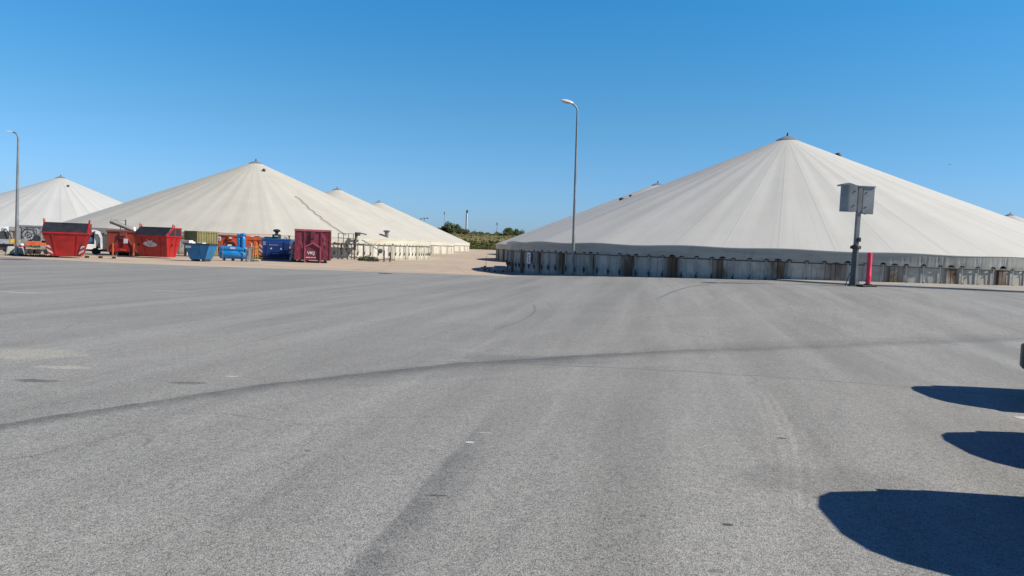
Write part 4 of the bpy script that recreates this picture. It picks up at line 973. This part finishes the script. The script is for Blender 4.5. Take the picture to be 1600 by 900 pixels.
for sx in (-.5,.0,.5): MB().lathe([(.1,-.07),(.19,-.05),(.19,.05),(.1,.07)],14,(sx,-.3,.19),'y').build('wheel', M['rubber'], t, smooth=True)
for sx in (-.5,.0,.5): MB().box(sx-.06,sx+.06,-.2,.2,.46,.62).build('support', M['greysteel'], t)
t = empty('grey_steel_container', place(64, 60.5), R(28), 'blue grey steel container behind the orange frame trailer', 'container')
MB().box(-1.5,1.5,.05,2.4,.2,2.05).build('body', M['boardgrey'], t); b = MB(); b.corr((-1.5,.04,0),(1.5,.04,0),.25,1.95,.05,.4); b.build('ribbed_front', M['boardgrey'], t)
MB().box(-1.55,1.55,-.05,.08,1.95,2.1).build('top_rail', M['greysteel'], t); MB().box(-1.5,1.5,-.05,.1,.0,.25).build('bottom_rail', M['darksteel'], t)
t = empty('plough_attachment', place(6, 55.0), R(30), 'long grey snow plough blade with a yellow tip at the left edge', 'plough')
MB().hexa([(-2.6,-.3,.62),(.9,-.3,.70),(.9,.2,.70),(-2.6,.2,.62)], [(-2.6,-.2,.98),(.75,-.2,.98),(.75,.2,.98),(-2.6,.2,.98)]).build('blade', M['boardgrey'], t, bevel=.03)
MB().hexa([(.35,-.34,.70),(1.25,-.3,.78),(1.25,.2,.78),(.35,.24,.70)], [(.45,-.3,.99),(.75,-.25,1.02),(.75,.2,1.02),(.45,.24,.99)]).build('yellow_tip', M['yellow'], t, bevel=.02)
MB().box(-2.2,.6,.0,.5,.18,.62).build('frame', M['darksteel'], t); MB().box(-.5,.3,.1,.6,.98,1.55).box(-1.7,-1.0,.1,.6,.98,1.4).build('mounting', M['darksteel'], t)
for sx in (-1.8,.2): MB().lathe([(.1,-.07),(.2,-.05),(.2,.05),(.1,.07)],14,(sx,-.1,.2),'y').build('wheel', M['rubber'], t, smooth=True)
b = MB().tube([(-.1,.1,1.5),(.1,.0,1.75),(.35,-.1,1.4),(.5,-.1,1.0)],.035,7); b.build('hydraulic_hose', M['black'], t, smooth=True)
a = on_wall(-75.6, 123.5, 5.5, 1.2, RT+.15) or R(-35)
t = empty('notice_board', place(5.5, 57.5), R(30), 'square white notice on a dark post at the left edge', 'sign')
MB().box(-.05,.05,.02,.1,0,1.7).build('post', M['darksteel'], t); MB().box(-.33,.33,-.02,.02,1.42,1.92).build('board', M['sign'], t); MB().box(-.16,.14,-.03,-.021,1.55,1.78).build('printed_panel', M['boardgrey'], t)

# ------------------------------------------------------------------ platform and pipework at the cream tank
pa = on_wall(-30.8, 88, 541, 1.0, RT+.3); c_ = Vector((-30.8+(RT+.95)*math.cos(pa), 88+(RT+.95)*math.sin(pa), 0))
t = empty('access_platform', c_, pa+PI/2, 'steel access platform with railings on the cream tank beside the maroon container', 'platform')
MB().box(-1.6,1.3,-.5,.5,1.50,1.58).build('deck', M['darksteel'], t)
for x in (-1.55,-.5,.3,1.25):
    for y in (-.45,): MB().bar((x,y,0),(x,y,1.5),.08,.08).build('leg', M['darksteel'], t)
for x in (-1.55,-1.0,-.45,.1): MB().bar((x,-.46,1.58),(x,-.46,2.5),.05,.05).build('railing_post', M['darksteel'], t)
for z in (2.05,2.5): MB().bar((-1.6,-.46,z),(.15,-.46,z),.05,.05).build('handrail', M['darksteel'], t)
for x in (-1.2,-.6): MB().lathe([(.13,-.12),(.13,.12)],12,(x,-.55,1.0),'y').tube([(x,-.5,1.0),(x,-.5,1.5)],.07,8).build('valve', M['black'], t)
MB().bar((-1.6,-.5,.78),(.2,-.5,.74),.06,.06).build('brace', M['darksteel'], t)
mx = MB().tube([(.45,-.2,.9),(.5,-.1,1.5),(.7,0,2.3),(.85,.1,2.55)],.13,10).build('mixer_mast', M['darksteel'], t, smooth=True)
MB().box(.62,1.02,-.25,.2,2.35,2.68).build('motor', M['black'], mx, bevel=.03); MB().bar((1.05,0,2.62),(1.95,.2,2.50),.14,.10).build('boom', M['darksteel'], mx)
b = MB()
for s_ in (0,.28): b.bar((1.1,-.55+s_,1.95),(3.2,-.55+s_,.95),.05,.05)
for k in range(9): f = k/8; b.bar((1.1+2.1*f,-.55,1.95-1.0*f),(1.1+2.1*f+.12,-.27,1.95-1.0*f),.035,.035)
lt = b.build('lattice_shaft', M['galv'], t); MB().lathe([(.22,-.1),(.25,0),(.22,.1)],14,(3.25,-.42,.9),'y').build('propeller_hub', M['black'], lt, smooth=True)
MB().tube([(1.2,-.9,.28),(1.7,-.9,.36)],.12,10).build('discharge_pipe', M['black'], t, smooth=True)
MB().bar((0.3,-.9,.05),(4.6,-1.0,.05),.16,.1).build('ground_beam', M['rust'], t)
t = empty('drain_box', place(580.5, 66.8), R(5), 'small dark drain box at the foot of the cream tank wall', 'box')
MB().box(-.25,.25,-.2,.2,.06,.38).build('box', M['darksteel'], t, bevel=.02); MB().box(-.28,.28,-.22,.22,.38,.42).build('lid', M['rust'], t)
for sx in (-.2,.2): MB().box(sx-.03,sx+.03,-.1,.1,0,.06).build('foot', M['darksteel'], t)
t = empty('hose_stand', place(600, 68.0), 0, 'pair of short dark upright pipes at the cream tank wall', 'pipe')
MB().tube([(0,0,0),(0,0,1.05)],.06,8).build('upright', M['darksteel'], t); MB().tube([(.55,0,0),(.55,0,.9)],.06,8).build('upright', M['darksteel'], t); MB().tube([(0,0,.3),(.55,0,.3)],.03,6).build('cross_bar', M['darksteel'], t)

# small things in the gap between the rows
t = empty('steel_trestle', place(757.5, 50.5), R(4), 'small dark steel trestle with a thin upright rod on the concrete between the tank rows', 'trestle')
MB().bar((-.30,0,.30),(.30,0,.30),.07,.07).build('beam', M['darksteel'], t); MB().box(-.09,.09,-.1,.1,.10,.42).build('head', M['black'], t, bevel=.015)
for sx in (-.28,.28): MB().bar((sx,-.15,0),(sx,0,.30),.05,.05).build('leg', M['darksteel'], t); MB().bar((sx,.15,0),(sx,0,.30),.05,.05).build('leg', M['darksteel'], t)
MB().tube([(.06,0,.4),(.07,0,1.1)],.014,6).build('rod', M['darksteel'], t)
t = empty('slab_pile', place(779, 51.5), R(6), 'low pale slab pile against the corner of the biggest tank', 'slab pile')
MB().box(-.4,.5,-.4,.4,.12,.28).build('slab', M['concrete'], t, bevel=.02); MB().box(-.3,.5,-.35,.35,.29,.42).build('slab', M['concrete'], t, bevel=.02)
for sx in (-.3,.3): MB().box(sx-.06,sx+.06,-.4,.4,0,.12).build('bearer', M['black'], t)
def cover(px, Y, r, label):
    t = empty('drain_cover', place(px, Y), 0, label, 'drain cover', 'drain covers in the yard')
    MB().lathe([(r,.004),(r,.012),(r-.02,.014)],24).build('frame', M['darksteel'], t); MB().lathe([(r-.05,.010),(r-.05,.018)],24).build('lid', M['rust'], t)
cover(24, 42.2, .75, 'dark drain cover in the asphalt near the left edge'); cover(602, 41.6, .40, 'small dark drain cover at the asphalt edge below the cream tank wall')

# ------------------------------------------------------------------ parked cars at the right edge
def make_car(loc, rz, label, pm, hs=1.0, rake=0.0):
    t = empty('parked_car', loc, rz, label, 'car', 'cars parked at the right edge')
    st = [(0.0,.72,.44,.62,.68,.66),(.05,.82,.36,.74,.77,.78),(.11,.87,.29,.96,.74,1.02),(.42+rake,.89,.26,1.0,.60,1.50),(.8,.90,.25,1.0,.61,1.58),(1.5,.90,.25,.99,.62,1.60),
          (2.1,.90,.25,.98,.62,1.55),(2.6,.90,.25,.97,.63,1.34),(3.05,.89,.25,.96,.70,1.03),(3.6,.87,.26,.90,.70,.95),(4.05,.82,.29,.76,.72,.83),(4.25,.72,.36,.62,.62,.66)]
    b = MB(); secs = []
    for (x,w_,zb,zt,wr,zr) in st:
        zt *= hs; zr *= hs
        half = [(w_*.80,zb),(w_*.97,zb+.07),(w_,(zb+zt)/2),(w_*.975,zt),(wr+.02,zt+(zr-zt)*.86),(wr*.80,zr-(zr-zt)*.02),(wr*.4,zr+.012)]
        kc = 0.42*max(0, 1-x/1.3)          # rear is rounded in plan
        secs.append([(x+kc*y*y,-y,z) for y,z in half] + [(x+kc*y*y,y,z) for y,z in reversed(half)])
    n = len(secs[0])
    for s_ in secs: b.v += s_
    for i in range(len(secs)-1):
        for k in range(n):
            a_, c_ = i*n+k, i*n+(k+1)%n; b.f.append((a_,c_,c_+n,a_+n))
    b.f.append(tuple(range(n))[::-1]); b.f.append(tuple(range((len(secs)-1)*n, len(secs)*n)))
    body = b.build('body', M[pm], t, smooth=True)
    def lerp(i, f, k, off):
        a_, c_ = Vector(secs[i][k]), Vector(secs[i+1][k]); return a_+(c_-a_)*f+Vector(off)
    for sgn, k0, k1 in ((-1,3,4),(1,n-4,n-5)):
        for (i0,f0,i1,f1) in ((3,.35,4,.9),(5,.05,5,.95),(6,.05,7,.75)):
            pa_ = [lerp(i0,f0,k0,(0,sgn*.012,.02)),lerp(i1,f1,k0,(0,sgn*.012,.02)),lerp(i1,f1,k1,(0,sgn*.012,-.02)),lerp(i0,f0,k1,(0,sgn*.012,-.02))]
            pb_ = [p-Vector((0,sgn*.03,0)) for p in pa_]
            MB().hexa(pa_, pb_).build('side_window', M['glass'], body)
    def across(i, lo, hi, nm, ox, m_):
        z0 = secs[i][3]; z1 = secs[i+1][4]; w0 = abs(secs[i][3][1])-.06; w1 = abs(secs[i+1][4][1])-.04
        A, B = Vector((z0[0],0,z0[2])), Vector((z1[0],0,z1[2])); P_, Q_ = A+(B-A)*lo, A+(B-A)*hi
        wl_, wh_ = w0+(w1-w0)*lo, w0+(w1-w0)*hi; o_ = Vector((ox,0,.01))
        f_ = [P_+o_+Vector((0,-wl_,0)),P_+o_+Vector((0,wl_,0)),Q_+o_+Vector((0,wh_,0)),Q_+o_+Vector((0,-wh_,0))]
        MB().hexa(f_, [p-Vector((ox*2,0,.02)) for p in f_]).build(nm, M[m_], body)
    across(2, .15, .92, 'rear_window', -.02, 'glass')
    z0, z1 = secs[8][3], secs[7][4]
    f_ = [Vector((3.03,-.62,1.0*hs)),Vector((3.03,.62,1.0*hs)),Vector((2.58,.54,1.36*hs)),Vector((2.58,-.54,1.36*hs))]
    MB().hexa([p+Vector((.03,0,.03)) for p in f_], f_).build('windscreen', M['glass'], body)
    for s_ in (-1,1):
        MB().box(.30,.44,s_*.76-.09,s_*.76+.09,.80*hs,.98*hs).build('tail_light', M['tail'], t, bevel=.02)
        MB().box(4.0,4.2,s_*.6-.14,s_*.6+.14,.62,.74).build('headlight', M['lens'], t, bevel=.02)
        MB().hexa([(2.55,s_*.90,.98*hs),(2.72,s_*.90,.98*hs),(2.72,s_*1.07,1.0*hs),(2.58,s_*1.07,1.0*hs)],[(2.57,s_*.90,1.08*hs),(2.72,s_*.90,1.08*hs),(2.72,s_*1.06,1.12*hs),(2.60,s_*1.06,1.12*hs)]).build('wing_mirror', M[pm], t, bevel=.015)
    MB().prism([(.20,-.82),(.08,-.70),(-.03,-.45),(-.06,-.2),(-.06,.2),(-.03,.45),(.08,.70),(.20,.82),(.42,.915),(.42,-.915)],'z',.36,.68).build('rear_bumper', M['black'], t, bevel=.03)
    MB().box(-.07,-.055,-.26,.26,.50,.61).build('number_plate', M['sign'], t)
    for x in (.75, 3.45):
        for s_ in (-1,1):
            w_ = MB().lathe([(.22,-.10),(.31,-.10),(.325,-.06),(.325,.06),(.31,.10),(.22,.10)],26,(x,s_*.79,.325),'y').build('wheel', M['rubber'], t, smooth=True)
            MB().lathe([(.06,-.115),(.20,-.108),(.215,-.07),(.215,.07),(.20,.108),(.06,.115)],20,(x,s_*.79,.325),'y').build('rim', M['alloy'], w_, smooth=True)
    return t
make_car((3.62,4.36,terrain(4,4.6)), R(-6), 'dark grey car nearest the camera at the right edge', 'cargrey', 1.06)
make_car((5.58,6.44,terrain(6,6.7)), R(-6), 'grey car parked second from the camera at the right edge', 'carsilver', 1.0)
make_car((6.70,9.17,terrain(7.2,9.4)), R(-5), 'dark blue car whose bumper shows at the right edge of the yard', 'carblue', 1.0, 0.06)

# ------------------------------------------------------------------ trees, masts and the bird far off
def make_tree(x, y, zb, h, w_, m, seed, label, leaves=900, group='trees beyond the grass bank', trunk_h=.3):
    r = random.Random(seed); t = empty('tree', (x,y,zb), 0, label, 'tree', group)
    b = MB().tube([(0,0,-.3),(.05*h,0,h*.25),(.0,.03*h,h*.55),(.04*h,0,h*.8)], [.045*h,.035*h,.022*h,.008*h], 8)
    cl = []
    for k in range(11):
        a = r.uniform(0,2*PI); z0 = r.uniform(.18,.6)*h; L = r.uniform(.25,.52)*w_; e = Vector((math.cos(a)*L, math.sin(a)*L, z0+r.uniform(.05,.35)*h))
        b.tube([(0,0,z0),(e.x*.5,e.y*.5,z0+(e.z-z0)*.6),e],[.018*h,.012*h,.005*h],6); cl.append((e, r.uniform(.16,.28)*w_))
    for k in range(9):
        a = r.uniform(0,2*PI); L = r.uniform(.1,.42)*w_; cl.append((Vector((math.cos(a)*L, math.sin(a)*L, r.uniform(.14,.42)*h)), r.uniform(.15,.24)*w_))
    for k in range(5):
        cl.append((Vector((r.uniform(-.2,.2)*w_, r.uniform(-.2,.2)*w_, r.uniform(.55,.92)*h)), r.uniform(.14,.25)*w_))
    b.build('trunk', M['bark'], t, smooth=True)
    c = MB()
    for i in range(leaves):
        p, s_ = r.choice(cl); d = Vector((r.gauss(0,1),r.gauss(0,1),r.gauss(0,.8))); d = d.normalized()*(r.random()**.45)*s_
        q = p+d; q.z = max(q.z, .02*h)
        u = Vector((r.gauss(0,1),r.gauss(0,1),r.gauss(0,1))).normalized(); v = u.orthogonal().normalized(); z_ = r.uniform(.14,.32)*(w_/5)
        k = len(c.v); c.v += [tuple(q-u*z_),tuple(q+v*z_*.7),tuple(q+u*z_),tuple(q-v*z_*.7)]; c.f.append((k,k+1,k+2,k+3))
    c.build('crown', M[m], t, fix=False)
    return t
def far(px, Y): p = at(px, 366, Y); return p.x
for (px, Y, top, wpx, m, sd, lab) in (
    (704, 246, 347.5, 25, 'leaf', 1, 'big rounded dark green tree behind the farthest left tank'),
    (692, 252, 356, 16, 'leaf', 2, 'lower bushy tree at the left side of the big rounded tree'),
    (723, 244, 358, 17, 'leaf', 3, 'small round green tree just left of the red and white tower'),
    (799, 246, 356, 20, 'leaf2', 4, 'leafy tree with uneven top above the left slope of the biggest tank'),
    (810, 250, 360, 18, 'leaf2', 5, 'low spreading tree sinking behind the biggest tank roof'),
    (791, 243, 363, 10, 'leaf', 6, 'small dark bush tree at the left foot of the uneven leafy tree')):
    p = at(px, top, Y); zb = bank_z(p.x, Y); make_tree(p.x, Y, zb, max(1.4, p.z-zb)*.86, wpx*Y/1155, m, sd, lab, 3000)
b = MB(); r = random.Random(9)
for i in range(2200):
    px = r.uniform(722, 796); Y = r.uniform(246, 256); p = at(px, 366, Y); zb = bank_z(p.x, Y)
    h = .5+1.2*max(0, noise.noise(Vector((px*.11,2,0)))+.35); q = Vector((p.x, Y, zb+r.uniform(0,h)))
    u = Vector((r.gauss(0,1),r.gauss(0,1),r.gauss(0,1))).normalized(); v = u.orthogonal().normalized(); z_ = r.uniform(.15,.35)
    k = len(b.v); b.v += [tuple(q-u*z_),tuple(q+v*z_*.7),tuple(q+u*z_),tuple(q-v*z_*.7)]; b.f.append((k,k+1,k+2,k+3))
tag(b.build('hedge', M['leaf'], fix=False), 'low dark hedge along the top of the grass bank', 'hedge', kind='stuff')
MG = 'thin masts beyond the grass bank'
def mast(px, top, Y, r, label, kind):
    p = at(px, top, Y); H = p.z-bank_z(p.x, 300); t = empty('mast', (p.x, Y, p.z-H), 0, label, 'mast', MG)
    MB().tube([(0,0,-1),(0,0,H)],[r,r*.6],8).build('pole', M['boardgrey'], t)
    if kind == 'lamp':
        MB().lathe([(.15,H-1.2),(.28,H-.9),(.28,H-.1),(.12,H)],10).build('lamp_head', M['greysteel'], t)
    elif kind == 'arms':
        MB().bar((-1.5,0,H-.6),(1.5,0,H-.2),.12,.12).build('arm', M['greysteel'], t)
        for sx in (-1.5,0,1.4): MB().box(sx-.3,sx+.3,-.2,.2,H-.7+sx*.13,H-.1+sx*.13).build('floodlight', M['greysteel'], t)
    else:
        MB().bar((0,0,H-.1),(.7,0,H),.1,.1).build('arm', M['boardgrey'], t)
    return t
mast(663, 340, 330, .16, 'mast with three small floodlights over the slope of the left tanks', 'arms')
mast(694.5, 331, 330, .13, 'thin mast with dark head rising beside the big rounded tree', 'lamp')
mast(777, 347.5, 320, .17, 'dark headed mast standing alone over the middle of the bank', 'lamp')
mast(742.5, 358, 320, .26, 'short white mast just right of the red and white tower', 'plain').children[0].data.materials[0] = M['white']
mast(749.5, 361, 330, .13, 'short pale mast between the white mast and the dark headed mast', 'plain')
p = at(730, 328, 520); H = p.z-2
t = empty('chimney_tower', (p.x, 520, 2), 0, 'slim pale and reddish tower far beyond the bank', 'tower')
MB().lathe([(.48,0),(.42,H*.93)],14).build('shaft', M['white'], t)
MB().box(-.75,-.40,-.3,.1,0,H*.9).build('ladder_cage', M['redsign'], t)
MB().lathe([(.45,H*.91),(.65,H*.93),(.65,H*.985),(.3,H)],12).build('tower_head', M['darksteel'], t)
p = at(1483.5, 257.5, 60)
t = empty('bird', p, R(30), 'tiny dark bird gliding in the blue sky above the biggest tank', 'bird')
bd = MB().lathe([(.006,-.14),(.03,-.08),(.04,0),(.03,.08),(.016,.12),(.02,.145),(.006,.18)],10,(0,0,0),'x')
for s_ in (-1,1): bd.hexa([(-.04,s_*.02,0),(.05,s_*.02,0),(.03,s_*.17,.05),(-.05,s_*.17,.05)],[(-.04,s_*.02,.014),(.05,s_*.02,.014),(.03,s_*.17,.06),(-.05,s_*.17,.06)]); bd.hexa([(-.05,s_*.17,.05),(.03,s_*.17,.05),(-.07,s_*.34,.02),(-.09,s_*.34,.02)],[(-.05,s_*.17,.058),(.03,s_*.17,.058),(-.07,s_*.34,.026),(-.09,s_*.34,.026)])
bd.hexa([(-.22,-.04,0),(-.12,-.015,0),(-.12,.015,0),(-.22,.04,0)],[(-.22,-.04,.008),(-.12,-.015,.012),(-.12,.015,.012),(-.22,.04,.008)])
bd.build('body', M['darksteel'], t, smooth=True).scale = (.6,.6,.6)
